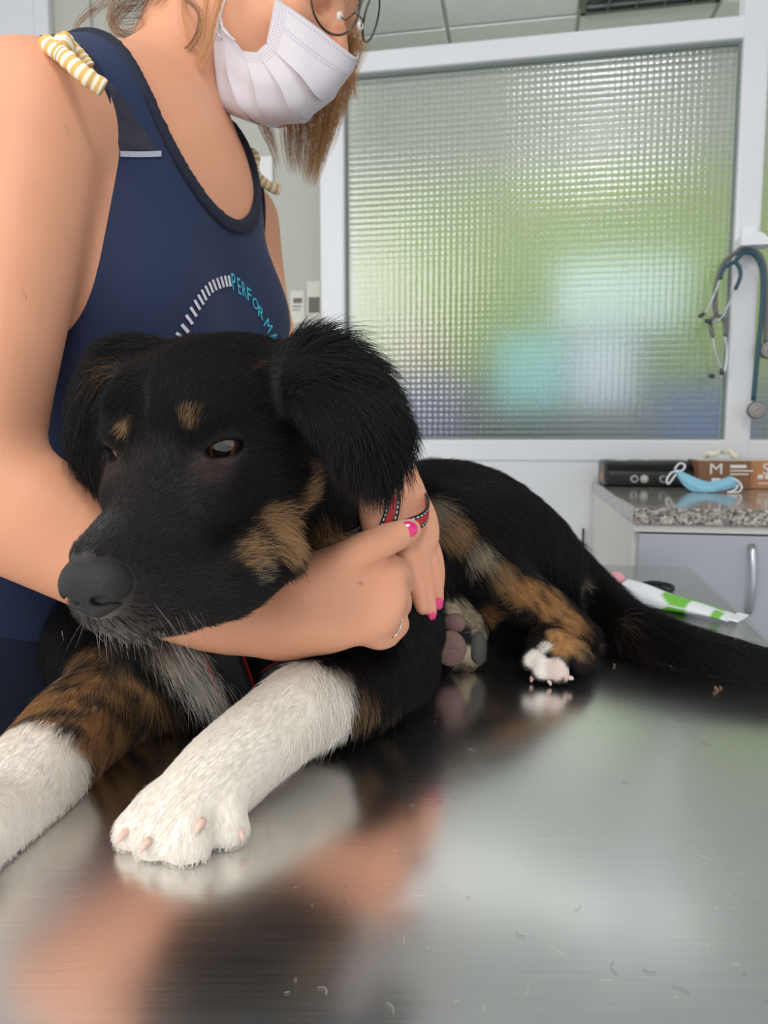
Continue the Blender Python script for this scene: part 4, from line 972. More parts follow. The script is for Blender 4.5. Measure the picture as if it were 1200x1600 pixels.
def arms(s):
    # near arm
    s.chain([SHR, P(20, 330, .525), P(-6, 480, .505), P(-32, 640, .487), P(-42, 760, .478)], [.054, .0505, .0465, .0425, .0415], .03, 16)
    s.chain([P(-36, 775, .478), P(40, 803, .482), P(130, 850, .490), P(230, 905, .496), P(340, 950, .50), P(452, 968, .497)], [.042, .0425, .0395, .035, .030, .0255], .015, 20)
    # far arm
    s.chain([SHL, P(388, 450, .83), P(402, 560, .80), P(425, 640, .775)], [.043, .042, .040, .038], .03, 10)
    s.chain([P(426, 645, .772), P(515, 690, .69), P(590, 735, .605), P(612, 765, .575)], [.037, .035, .028, .024], .012, 10)
def hands(s):
    # right hand, back of the hand towards the camera
    hx = nrm(P(610, 935, .492) - P(470, 965, .495)); hn = nrm(cam_vec((.10, .25, .96))); hn = nrm(hn - hx * (hn @ hx)); hy = np.cross(hn, hx)
    hr = np.stack([hx, hy, hn], 1)
    s.chain([P(440, 968, .497), P(490, 962, .494)], [.0255, .0245], .01)
    s.ell(P(532, 940, .492), hr, (.044, .031, .0165), .012)
    s.ell(P(580, 925, .492), hr, (.019, .030, .0145), .010)
    s.ell(P(505, 905, .486), np.stack([hx, hy, hn], 1), (.032, .017, .0155), .012)
    s.chain([P(490, 905, .488), P(545, 872, .477), P(588, 850, .474), P(618, 838, .478), P(640, 829, .484)], [.0155, .0120, .0108, .0098, .0078], .006, 12)
    s.chain([P(586, 886, .490), P(612, 890, .494), P(625, 899, .506), P(629, 912, .522), P(620, 922, .532)], [.0115, .0102, .0094, .0086, .0078], .005, 12)
    s.chain([P(586, 920, .489), P(608, 928, .493), P(621, 936, .504), P(623, 948, .520), P(614, 955, .530)], [.0115, .0104, .0096, .0088, .0080], .004, 12)
    s.chain([P(580, 953, .489), P(602, 964, .492), P(616, 971, .500), P(622, 976, .512)], [.0112, .0100, .0092, .0078], .004, 10)
    s.chain([P(566, 980, .491), P(590, 994, .493), P(606, 992, .498), P(620, 980, .503)], [.0108, .0092, .0084, .0070], .004, 10)
    # left hand, fingers pointing down
    lx = nrm(P(662, 890, .552) - P(614, 770, .572)); ln_ = nrm(cam_vec((.25, .15, .95))); ln_ = nrm(ln_ - lx * (ln_ @ lx)); lr = np.stack([lx, np.cross(ln_, lx), ln_], 1)
    s.ell(P(625, 812, .565), lr, (.040, .029, .0145), .010)
    s.ell(P(596, 800, .566), lr, (.030, .014, .013), .010)
    s.chain([P(590, 800, .566), P(590, 828, .558), P(598, 852, .552)], [.013, .0112, .009], .006)
    for pts, rs in (
        ([(622, 838, .558), (636, 872, .548), (650, 915, .546), (660, 950, .548)], [.0090, .0076, .0069, .0053]),
        ([(638, 835, .562), (654, 870, .554), (665, 915, .553), (672, 960, .555)], [.0090, .0076, .0069, .0053]),
        ([(650, 832, .568), (668, 866, .562), (679, 905, .562), (683, 938, .564)], [.0086, .0073, .0066, .0052]),
        ([(655, 828, .577), (674, 858, .574), (682, 890, .574), (684, 915, .576)], [.0088, .0074, .0066, .0052])):
        s.chain([P(*q) for q in pts], rs, .001, 12)
wF = nrm(cam_vec((.86, -.42, .30))); wU = nrm(cam_vec((.40, .90, .06))); wU = nrm(wU - wF * (wU @ wF)); wS = np.cross(wU, wF)   # wS: towards her left (away)
if wS @ CF < 0: wS = -wS
WR = np.stack([wS, wF, wU], 1)
NB = P(536, 34, .738)
def WP(x, y, z): return NB + x * wS + y * wF + z * wU             # x away from camera, y forward, z up, from the bridge of the nose
def head(s):
    s.chain([P(240, 235, .715), P(272, 130, .725), P(318, 20, .745)], [.056, .049, .052], .03, 8)
    s.ell(WP(0, -.100, .045), WR, (.074, .094, .085), .02)
    s.ell(WP(0, -.060, -.020), WR, (.064, .054, .075), .02)
    for m in (-1, 1):
        s.chain([WP(m * .050, -.095, -.045), WP(m * .040, -.060, -.085), WP(m * .012, -.030, -.080)], [.022, .018, .015], .02)
        s.ell(WP(m * .036, -.030, -.030), WR, (.022, .02, .022), .015)
        s.ell(WP(m * .031, -.012, .0), WR, (.017, .012, .013), .008, 's')
        s.ell(WP(m * .031, -.0215, .0), WR, (.012, .012, .012), .003)
        s.ell(WP(m * .030, -.020, .022), WR, (.024, .012, .008), .01)
    s.chain([WP(0, -.012, .004), WP(0, .006, -.022), WP(0, .016, -.044)], [.009, .009, .0125], .008)
    s.ell(WP(0, -.014, -.066), WR, (.024, .014, .018), .01)
def person_mesh():
    s = SDF(axis_grid(-.52, .12, [(-.11, .06, .0019), (-.24, .0, .0045)], .006), axis_grid(.38, 1.0, [(.455, .60, .0019), (.63, .83, .0042)], .006), axis_grid(.80, 1.66, [(.985, 1.075, .0019), (1.36, 1.60, .004)], .006))
    torso(s); head(s); arms(s); h = SDF(*s.ax); hands(h)
    k = .008; hh = np.clip(.5 + .5 * (h.F - s.F) / k, 0, 1)
    s.F = np.where((s.F < .19) & (h.F < .19), h.F * (1 - hh) + s.F * hh - k * hh * (1 - hh), np.minimum(s.F, h.F))
    s.F = np.maximum(s.F, .962 - s.ax[2][None, None, :]); return s.mesh()
PV, PQ = person_mesh(); print('person', len(PV))
def skin_color(p):
    n1 = noise3(p, 25, 21); n2 = noise3(p, 120, 22)
    c = np.repeat(np.array([[.78, .365, .215]]), len(p), 0) * (1 + .035 * n1 + .02 * n2)[:, None]
    hand = np.exp(-(np.linalg.norm(p - P(625, 900, .51), axis=1) / .075) ** 2); c = c * (1 - .25 * hand[:, None]) + np.array([.70, .34, .25]) * .25 * hand[:, None]
    hc = np.linalg.norm((p - WP(0, -.115, .06)) / np.array([.095, .095, .095]), axis=1)
    x = (p - NB) @ wF; z = (p - NB) @ wU
    hairm = (sstep(-.055, -.075, x + .006 * n2) * sstep(-.055, -.02, z) * (hc < 1.25))
    c = c * (1 - hairm[:, None]) + np.array([.16, .085, .045]) * hairm[:, None]
    for q in ((105, 200, .008), (38, 464, .008), (290, 118, .007), (563, 912, .006), (137, 290, .005), (30, 180, .006)):
        h_, _ = hit(per_bvh, q[0], q[1])
        if h_ is not None:
            m = 1 - sstep(.4, 1, np.linalg.norm(p - h_, axis=1) / (q[2] * .32)); c = c * (1 - .42 * m[:, None])
    return c
per_bvh = BVHTree.FromPolygons(PV.tolist(), PQ.tolist())
skin = attr_mat('skin', 'Col', .5, .35, sss=.12, bump=.12, bscale=700)
woman = empty('person', [-.42, .70, 0], 'person in navy tank top and white face mask bending over the dog, hugging it', 'person')
link_mesh('body', PV, PQ, skin, woman, True, colors=skin_color(PV))
# --- tank top
navy = mat('navy_jersey', (24, 40, 76), .75, sheen=.04, noise=.06, scale=8, bump=.15, bscale=900)
navy_dk = mat('navy_binding', (24, 30, 48), .8, bump=.2, bscale=900)
CEN = np.array([CH[0], CH[1], 0])
def coords(s): X, Y, Z = s.ax[0][:, None, None], s.ax[1][None, :, None], s.ax[2][None, None, :]; return X, Y, Z
def shirt_cut(s, grow=0.0):
    X, Y, Z = coords(s); a = (X - CEN[0]) * pS[0] + (Y - CEN[1]) * pS[1]; f = (X - CEN[0]) * pF[0] + (Y - CEN[1]) * pF[1]
    def ell2(s0, z0, ra, rb): return (np.sqrt(((a - s0) / ra) ** 2 + ((Z - z0) / rb) ** 2) - 1) * min(ra, rb)
    front = ell2(0, NZ + .125, .088 - grow, .128 - grow); back = ell2(0, NZ + .155, .080 - grow, .11 - grow)
    neck = np.where(f > -.02, front, back) + 0 * Z
    ah = np.minimum(ell2(-.222, 1.355, .092 - grow, .122 - grow), ell2(.222, 1.355, .095 - grow, .122 - grow))
    return np.minimum(neck, ah) + 0 * X
NZ = P(368, 352, .66)[2] + .012
def shirt():
    ax = (axis_grid(-.46, .0, [], .0024), axis_grid(.47, .93, [], .0024), axis_grid(.94, 1.46, [(1.1, 1.45, .0024)], .0045))
    s = SDF(*ax); torso(s, .0042); X, Y, Z = coords(s); cut = shirt_cut(s)
    s.F = s.F + .0018 * np.sin(34 * (Z + .7 * Y + .3 * X) + 1.5 * np.sin(20 * Y)) * np.clip((1.27 - Z) * 6, 0, 1)
    main = s.F.copy(); s.F = np.maximum(main, np.maximum(-cut, .955 - Z)); A = s.mesh()
    # binding: the rim along neck and arm holes, a little proud
    s.F = np.maximum(np.maximum(main - .0028, -cut), cut - .0095); s.F = np.maximum(s.F, 1.0 - Z); B = s.mesh()
    return A, B
(SV, SQ), (BV_, BQ) = shirt(); print('shirt', len(SV))
top = link_mesh('tank_top', SV, SQ, navy, woman, True)
bo = link_mesh('binding', BV_, BQ, navy_dk, top, True); sm = bo.modifiers.new('soft', 'SMOOTH'); sm.factor = .5; sm.iterations = 8
shirt_bvh = BVHTree.FromPolygons(SV.tolist(), SQ.tolist())
def on_shirt(px, py, off=.0012, bvh=None):
    q, n_ = hit(bvh or shirt_bvh, px, py)
    return (q + n_ * off) if q is not None else None
def decal(name, V2, F, m, parent, th=.0006):
    top_ = []; 
    for x, y in V2:
        q = on_shirt(x, y)
        if q is None: return None
        top_.append(q)
    return link_mesh(name, np.array(top_), F, m, parent)
print_w = mat('white_print', (222, 218, 230), .6); print_c = mat('cyan_print', (62, 190, 215), .6)
c8 = lambda x, y: (240 + x * .1833, 400 + y * .1833)
for x0, y0, x1, y1, wd in ((185, 655, 250, 700, 26), (230, 582, 290, 650, 30), (268, 503, 324, 580, 26), (305, 437, 357, 515, 24), (340, 377, 386, 458, 23), (370, 332, 417, 415, 22), (401, 290, 440, 377, 21), (431, 256, 469, 340, 20), (463, 225, 497, 313, 20), (494, 204, 527, 293, 19), (530, 190, 560, 280, 19), (564, 177, 590, 268, 19), (598, 169, 620, 262, 19), (630, 167, 648, 260, 18)):
    a, b = np.array(c8(x0, y0)), np.array(c8(x1, y1)); dn = (b - a) / np.linalg.norm(b - a); pn = np.array([-dn[1], dn[0]]) * wd * .1833 / 2
    V2 = [a + (b - a) * t + pn * k for t in np.linspace(0, 1, 4) for k in (-1, 1)]
    decal('printed_bar', V2, [[i * 2, i * 2 + 2, i * 2 + 3, i * 2 + 1] for i in range(3)], print_w, top)
def letter_geo(ch):
    cu = bpy.data.curves.new('t', 'FONT'); cu.body = ch; cu.size = 1; cu.resolution_u = 4
    o = bpy.data.objects.new('t', cu); sc.collection.objects.link(o); dg = bpy.context.evaluated_depsgraph_get(); dg.update(); me = bpy.data.meshes.new_from_object(o.evaluated_get(dg))
    V = np.array([v.co[:2] for v in me.vertices]); F = [list(p.vertices) for p in me.polygons]
    bpy.data.objects.remove(o); bpy.data.curves.remove(cu); bpy.data.meshes.remove(me)
    lo, hi = V.min(0), V.max(0); return (V - lo) / (hi - lo), F
for ch, cx, cy, b, u in (('P', 675, 222, (32, 10), (-17, -142)), ('E', 722, 258, (26, 16), (-14, -138)), ('R', 763, 290, (32, 24), (-12, -128)), ('F', 808, 332, (36, 26), (-8, -112)), ('O', 861, 408, (48, 34), (-4, -92)), ('R', 908, 486, (44, 44), (8, -88)), ('M', 968, 594, (40, 72), (40, -62)), ('A', 1018, 690, (34, 60), (44, -50))):
    V, F = letter_geo(ch); b = np.array(b); u = np.array(u)
    V2 = [c8(*(np.array([cx, cy]) + (x - .5) * b + (y - .5) * u)) for x, y in V]; decal('printed_letter', V2, F, print_c, top)
# reflective seam on the strap and the dark mesh panel above it
seam_m = mat('reflective_seam', (178, 180, 196), .5, noise=.2, scale=900)
decal('strap_seam', [(187 + 64 * t, y + 1 * math.sin(3 * t)) for t in np.linspace(0, 1, 8) for y in (236, 245)], [[i * 2, i * 2 + 2, i * 2 + 3, i * 2 + 1] for i in range(7)], seam_m, top)
mesh_m = mat('mesh_panel', (52, 48, 62), .8, noise=.25, scale=60, bump=.4, bscale=1500)
pan = []
for r in np.linspace(0, 1, 9):
    for t in np.linspace(0, 1, 6):
        l = np.array([156, 140]) * (1 - r) + np.array([187, 235]) * r; rr_ = np.array([172, 130]) * (1 - r) + np.array([244, 235]) * r; q = l + (rr_ - l) * t; pan.append(q)
decal('mesh_panel', pan, [[i * 6 + j, i * 6 + j + 6, i * 6 + j + 7, i * 6 + j + 1] for i in range(8) for j in range(5)], mesh_m, top)
# --- trousers
def pants():
    s = SDF(axis_grid(-.62, -.08, [], .008), axis_grid(.42, .98, [], .008), axis_grid(.05, 1.0, [], .008))
    s.ell(P(60, 1000, .68), np.stack([pS, np.cross(lean, pS), lean], 1), (.162, .102, .145), .04)
    hip = np.array([-.395, .695, .86]); s.ell(hip, PR, (.165, .115, .13), .05)
    for m in (-1, 1):
        s.chain([hip + m * .085 * pS + np.array([0, 0, -.03]), np.array([-.39, .69, .48]) + m * .10 * pS, np.array([-.42, .70, .09]) + m * .11 * pS], [.088, .066, .052], .04, 8)
    X, Y, Z = coords(s); s.F = np.maximum(s.F, np.maximum(Z - .975, .09 - Z))
    # keep clear of the table edge
    e = (X - TC[0]) * E2[0] + (Y - TC[1]) * E2[1] + TW + .004; s.F = np.where(Z < .905, np.maximum(s.F, e), s.F)
    s.F = s.F + .002 * np.sin(60 * Z + 20 * Y)
    return s.mesh()
V, F = pants(); link_mesh('trousers', V, F, mat('dark_blue_cotton', (16, 25, 48), .85, noise=.1, scale=12, bump=.2, bscale=700), woman, True)
for m in (-1, 1):
    c = np.array([-.42, .70, 0]) + m * .11 * pS; g = SDF(*[axis_grid(lo, hi, [], .007) for lo, hi in ((c[0] - .12, c[0] + .24), (c[1] - .2, c[1] + .2), (-.01, .16))])
    g.chain([c + np.array([0, 0, .045]) - .05 * pF, c + .07 * pF + np.array([0, 0, .04]), c + .15 * pF + np.array([0, 0, .03])], [.045, .042, .034], .03); g.cap(c + np.array([0, 0, .06]), c + np.array([0, 0, .13]), .045, .045, .03)
    g.F = np.maximum(g.F, -g.ax[2][None, None, :] + .001); V, F = g.mesh(); link_mesh('shoe', V, F, mat('white_shoe', (215, 215, 215), .6), woman, True)
# --- striped bows on both shoulders
def stripe_m():
    m, N, L, b = new_mat('striped_ribbon'); u = N.new('ShaderNodeUVMap'); sp = N.new('ShaderNodeSeparateXYZ'); L.new(u.outputs[0], sp.inputs[0])
    s = math_node(N, L, 'GREATER_THAN', math_node(N, L, 'SINE', math_node(N, L, 'MULTIPLY', sp.outputs[0], 2 * math.pi)), 0)
    mx = N.new('ShaderNodeMixRGB'); mx.inputs[1].default_value = (*lin((240, 230, 208)), 1); mx.inputs[2].default_value = (*lin((222, 178, 104)), 1); L.new(s, mx.inputs[0]); L.new(mx.outputs[0], b.inputs['Base Color']); b.inputs['Roughness'].default_value = .8
    return m
ribbon_m = stripe_m()
def ribbon(pts, r, parent, stripes, flat=.6):
    q = spline([P(*a) for a in pts], 40); mb = MB().tube(q, r * (1 + .06 * np.sin(np.arange(40) * .9)), 12, flat=flat, up=CF)
    uv = np.array([(i / 39 * stripes, j / 12) for i in range(40) for j in range(12)])
    return link_mesh('shoulder_bow', np.array(mb.v), mb.f, ribbon_m, parent, True, uv=uv)
ribbon([(78, 72, .515), (100, 88, .510), (130, 115, .507), (162, 138, .512)], .0062, woman, 9)
ribbon([(70, 64, .520), (84, 76, .512), (96, 84, .510)], .0060, woman, 3)
ribbon([(92, 78, .512), (98, 64, .516), (106, 62, .520), (104, 78, .512)], .0068, woman, 3)
ribbon([(104, 62, .53), (128, 88, .53), (140, 104, .53)], .004, woman, 5)
ribbon([(384, 262, .765), (382, 246, .765), (392, 238, .765), (399, 248, .765), (397, 264, .766), (405, 279, .768), (419, 290, .775), (437, 298, .785)], .0052, woman, 14)
# --- nails
nail_m = mat('pink_nail', (226, 24, 118), .12, coat=1)
def nail(px, py, d, nv, along, l, wd):
    z = nrm(cam_vec(nv)); y = cam_vec(along); R_ = frame(z, y); c = P(px, py, d)
    g = MB().sphere(c, R_, np.array([l, wd, .0022]), 18, 10); return g.build('fingernail', nail_m, woman, True)
nail(637, 827, .4752, (.10, .30, .95), (1, .30, 0), .0068, .0056)
nail(640, 912, .516, (.95, -.1, .3), (0, -1, -.4), .005, .0036)
nail(629, 976, .506, (.85, -.35, .4), (.3, .7, -.5), .0048, .0036)
nail(686, 942, .5605, (.55, -.1, .83), (.05, -1, 0), .0058, .0042)
nail(675, 962, .5515, (.45, -.25, .85), (.1, -1, 0), .004, .0036)
ringc = P(612, 974, .494); rd = nrm(P(627, 972, .50) - P(600, 962, .491)); fr = frame(rd, CU)
MB().tube([ringc + .0103 * (math.cos(a) * fr[:, 0] + math.sin(a) * fr[:, 1]) for a in np.linspace(0, 2 * math.pi, 33)], .0005, 6).build('ring', mat('silver', (220, 216, 206), .15, 1), woman, True)
# --- hair
def lock(pts, n, spread0, spread1, rad=.00012, col=(.42, .25, .12), curl=.0, jit=.35):
    g = spline([P(*a) for a in pts], 18); out = []; 
    t = np.linspace(0, 1, 18)
    tg = np.gradient(g, axis=0); a = np.cross(tg, CF); a /= np.linalg.norm(a, axis=1)[:, None] + 1e-9; b = np.cross(tg, a); b /= np.linalg.norm(b, axis=1)[:, None] + 1e-9
    for i in range(n):
        r = math.sqrt(rng.random()); th = rng.random() * 6.283; sp = spread0 + (spread1 - spread0) * t; ph = rng.random() * 6.28; w_ = jit * np.sin(t * (2 + 3 * rng.random()) + ph)
        end = 1 - .42 * rng.random() ** 1.5; q = np.stack([np.interp(t * end, t, g[:, k]) for k in range(3)], 1)
        q = q + a * (r * math.cos(th) * sp + w_ * sp)[:, None] + b * (r * math.sin(th) * sp)[:, None]
        out.append((q, rad * np.array([1] * 12 + [.95, .9, .8, .65, .45, .2]), np.array(col) * (.55 + .8 * rng.random()) * np.array([1, 1 + .06 * rng.normal(), 1 + .1 * rng.normal()])))
    return out
H = []
BL = (.56, .30, .12); BR = (.28, .14, .06); DK = (.13, .08, .05)
H += lock([(440, 60, .815), (420, 120, .815), (412, 180, .812), (425, 225, .81), (435, 262, .808)], 90, .014, .003, col=BL)
H += lock([(500, 40, .83), (470, 120, .825), (462, 190, .82), (462, 240, .818), (466, 275, .816)], 260, .024, .008, col=BL)
H += lock([(530, 40, .82), (510, 120, .815), (500, 190, .81), (492, 250, .808), (484, 292, .806)], 380, .024, .007, col=BL)
H += lock([(560, 60, .815), (545, 105, .812), (530, 160, .81), (512, 215, .808), (500, 250, .806)], 220, .012, .008, col=BL)
H += lock([(545, 90, .80), (550, 118, .80), (552, 145, .80), (556, 158, .80)], 40, .006, .004, col=BL)
# side locks beside the mask and loose curls at the nape
H += lock([(355, -60, .69), (345, 0, .672), (332, 50, .668), (318, 92, .672), (300, 130, .69)], 34, .004, .005, col=BL)
H += lock([(330, -60, .70), (322, 0, .676), (318, 60, .676), (310, 130, .68)], 18, .003, .005, col=BL)
H += lock([(300, -60, .70), (288, 0, .68), (290, 30, .678), (303, 60, .675), (330, 95, .672)], 16, .004, .006, col=BL)
H += lock([(300, -50, .70), (285, -10, .682), (312, 20, .676), (305, 60, .676), (280, 84, .678), (245, 80, .68), (215, 55, .69)], 20, .003, .004, col=(.20, .11, .055))
H += lock([(225, -40, .70), (205, 0, .69), (178, 30, .685), (182, 48, .684), (205, 54, .684), (228, 40, .684), (232, 5, .69)], 34, .006, .007, col=BR)
H += lock([(215, -40, .70), (188, -5, .69), (174, 25, .685), (190, 50, .684), (215, 48, .684), (222, 15, .69)], 34, .006, .006, col=BR)
H += lock([(190, -40, .71), (165, -2, .70), (135, 22, .695), (120, 42, .692), (122, 58, .692), (140, 64, .69), (180, 60, .69)], 14, .003, .003, col=BR)
H += lock([(180, -40, .71), (170, 0, .70), (150, 15, .70), (122, 40, .70)], 8, .003, .004, col=BR)
H += lock([(250, -50, .72), (230, -10, .70), (218, 10, .695), (190, 14, .69), (168, 8, .69)], 60, .012, .010, col=DK)
H += lock([(330, -70, .72), (280, -30, .70), (250, -5, .69), (235, 12, .685)], 130, .018, .010, col=BR)
# swept-back hair over the skull
for i in range(700):
    th = rng.random() * 6.283; ph = math.acos(1 - 1.1 * rng.random()); n0 = np.array([math.sin(ph) * math.cos(th), math.sin(ph) * math.sin(th), math.cos(ph)])
    c0 = np.array([0, -.100, .045]); rr3 = np.array([.077, .097, .088]); q = []
    dirb = np.array([0, -1, -.35])
    v = n0.copy()
    for k in range(18):
        q.append(WP(*(c0 + rr3 * v * (1.01 + .03 * rng.random()))) if k == 0 else WP(*(c0 + rr3 * v * 1.02))); v = v + .07 * (dirb - v * (dirb @ v)); v /= np.linalg.norm(v)
    H.append((np.array(q), .00016 * np.ones(18), np.array(BR) * (.6 + .7 * rng.random())))
hair_m = attr_mat('hair', 'Col', .45, .25)
curves_object('hair', np.array([h[0] for h in H]), np.array([h[1] for h in H]), np.clip(np.array([h[2] for h in H]), 0, .8), hair_m, woman)
bun = SDF(*[axis_grid(WP(0, -.19, .03)[i] - .07, WP(0, -.19, .03)[i] + .07, [], .003) for i in range(3)])
bun.ell(WP(0, -.185, .055), WR, (.036, .032, .036), .01); V, F = bun.mesh(); link_mesh('hair_bun', V, F, mat('bun_hair', (104, 76, 54), .5, noise=.4, scale=90, bump=.8, bscale=300), woman, True)
# ------------------------------------------------------------------ surgical mask worn by the woman
def mask_material():
    m, N, L, b = new_mat('white_mask_fabric'); u = N.new('ShaderNodeUVMap'); sp = N.new('ShaderNodeSeparateXYZ'); L.new(u.outputs[0], sp.inputs[0])
    fx = math_node(N, L, 'FRACT', math_node(N, L, 'MULTIPLY', sp.outputs[0], 46)); fy = math_node(N, L, 'FRACT', math_node(N, L, 'MULTIPLY', sp.outputs[1], 52))
    dx = math_node(N, L, 'SUBTRACT', fx, .5); dy = math_node(N, L, 'SUBTRACT', fy, .5)
    r2 = math_node(N, L, 'ADD', math_node(N, L, 'MULTIPLY', dx, dx), math_node(N, L, 'MULTIPLY', dy, dy)); dot = math_node(N, L, 'LESS_THAN', r2, .055)
    e1 = math_node(N, L, 'LESS_THAN', math_node(N, L, 'ABSOLUTE', math_node(N, L, 'SUBTRACT', sp.outputs[0], .055)), .048)
    e2 = math_node(N, L, 'LESS_THAN', math_node(N, L, 'ABSOLUTE', math_node(N, L, 'SUBTRACT', sp.outputs[1], .033)), .010)
    e3 = math_node(N, L, 'LESS_THAN', math_node(N, L, 'ABSOLUTE', math_node(N, L, 'SUBTRACT', sp.outputs[1], .135)), .020)
    ed = math_node(N, L, 'MAXIMUM', e1, math_node(N, L, 'MAXIMUM', e2, e3)); k = math_node(N, L, 'MULTIPLY', dot, ed)
    mx = N.new('ShaderNodeMixRGB'); mx.inputs[1].default_value = (*lin((208, 201, 206)), 1); mx.inputs[2].default_value = (*lin((166, 156, 166)), 1); L.new(k, mx.inputs[0]); L.new(mx.outputs[0], b.inputs['Base Color'])
    bn = N.new('ShaderNodeBump'); bn.inputs['Strength'].default_value = .6; bn.inputs['Distance'].default_value = -.0006; L.new(k, bn.inputs['Height']); L.new(bn.outputs['Normal'], b.inputs['Normal'])
    b.inputs['Roughness'].default_value = .85; b.inputs['Sheen Weight'].default_value = .2
    return m
def mask_mesh():
    # rows from the top edge to the bottom edge: cheek point, middle, front (nose to chin) point, far cheek
    rows = [((430, -4, .686), (492, 40, .690), (553, 88, .718), (560, 78, .790)), ((424, 30, .684), (484, 82, .684), (541, 116, .712), (556, 100, .790)), ((416, 68, .683), (470, 118, .682), (512, 159, .712), (535, 130, .79)),
            ((401, 82, .683), (442, 140, .684), (472, 192, .714), (500, 165, .79)), ((379, 80, .684), (402, 140, .688), (418, 197, .716), (450, 190, .79)), ((352, 44, .688), (358, 116, .694), (392, 189, .712), (430, 190, .785)), ((334, 42, .694), (336, 108, .700), (350, 172, .712), (400, 184, .775))]
    uvv = [0, .14, .30, .46, .62, .80, 1.0]; V = []; UV = []; n = 34
    def row(r): return spline([P(*q) for q in r], n)
    R_ = [row(r) for r in rows]; out = []
    for i in range(len(rows) - 1):
        m = 7
        for k in range(m if i < len(rows) - 2 else m + 1):
            t = k / m; g = R_[i] * (1 - t) + R_[i + 1] * t
            # each panel laps over the next: pleat
            lapk = (.0065 * t if 0 < i < 5 else 0.0); tc = np.clip((np.linspace(0, 1, n) - .05) * 2.2, 0, 1)
            nv = cam_vec((.12, -.1, .98)); out.append(g + nv * (lapk * tc)[:, None]); UV += [(x, uvv[i] * (1 - t) + uvv[i + 1] * t) for x in np.linspace(0, 1, n)]
            if k == m - 1 and 0 < i < 5:
                ov = R_[i + 1] + (R_[i + 2] - R_[i + 1]) * (.16 * tc)[:, None]; out.append(ov + nv * (.0085 * tc)[:, None]); UV += [(x, uvv[i + 1] + .03) for x in np.linspace(0, 1, n)]
    m = len(out); V = np.concatenate(out); F = [[a * n + b, a * n + n + b, a * n + n + b + 1, a * n + b + 1] for a in range(m - 1) for b in range(n - 1)]
    return V, F, np.array(UV)
V, F, UV = mask_mesh()
fm = empty('face_mask', V.mean(0) * np.array([1, 1, 0]) + np.array([0, 0, V[:, 2].min()]), 'white pleated surgical face mask worn over nose and mouth', 'face mask')
o = smooth_auto(link_mesh('panel', V, F, mask_material(), fm, True, uv=UV), 18); md = o.modifiers.new('thickness', 'SOLIDIFY'); md.thickness = .0009; md.offset = 0
MB().tube(spline([P(*q) for q in ((432, -2, .685), (428, -20, .682), (400, -45, .684), (372, -40, .688), (352, 0, .69), (344, 30, .692), (344, 44, .692))], 24), .0018, 8, flat=.5).build('ear_loop', elastic, fm, True)
MB().tube(spline([P(*q) for q in ((346, 60, .690), (340, 48, .690), (343, 22, .690), (350, 48, .688), (368, 64, .686))], 20), .0022, 8, flat=.4).build('ear_loop', elastic, fm, True)
# ------------------------------------------------------------------ eyeglasses
wire = mat('wire_metal', (92, 84, 80), .25, .9); lens_m, N, L, b = new_mat('lens'); b.inputs['Transmission Weight'].default_value = 1; b.inputs['Roughness'].default_value = 0; b.inputs['IOR'].default_value = 1.02; b.inputs['Base Color'].default_value = (.97, .98, .98, 1)
gl = empty('eyeglasses', WP(0, .02, -.02), 'round thin metal eyeglasses on the woman\'s nose', 'glasses')
def lens(c, ax, up, r):
    f3 = frame(ax, up); ring_ = [c + r * (math.cos(a) * f3[:, 0] * .97 + math.sin(a) * f3[:, 1]) for a in np.linspace(0, 2 * math.pi, 49)]
    rim = MB().tube(ring_, .0011, 8).build('rim', wire, gl, True)
    MB().lathe([(r * .98, -.0006), (r * .98, .0006)], 40, lambda V: V @ f3.T + c).build('lens', lens_m, rim)
n1 = nrm(cam_vec((.62, -.42, .66))); n2 = nrm(cam_vec((.92, -.38, .10)))
C1 = P(525, 0, .700); C2 = P(580, 28, .770)
lens(C1, n1, wU, .0285); lens(C2, n2, wU, .0225)
MB().tube(spline([P(551, 22, .712), P(556, 20, .722), P(562, 26, .735), P(566, 30, .745)], 14), .0011, 8).build('bridge', wire, gl, True)
for a, b in (((549, 24, .714), (531, 25, .722)), ((566, 32, .745), (563, 40, .748))):
    q = spline([P(*a), (P(*a) + P(*b)) / 2 + np.array([0, 0, -.004]), P(*b)], 10); MB().tube(q, .0006, 6).build('pad_arm', wire, gl, True)
    MB().sphere(P(*b), frame(cam_vec((.3, 0, .95))), np.array([.0035, .005, .0016]), 14, 8).build('nose_pad', mat('clear_pad', (225, 215, 208), .2), gl, True)
MB().tube(spline([P(505, -18, .696), P(470, -30, .690), P(420, -48, .690), P(370, -55, .70)], 16), .0014, 8).build('temple', wire, gl, True)
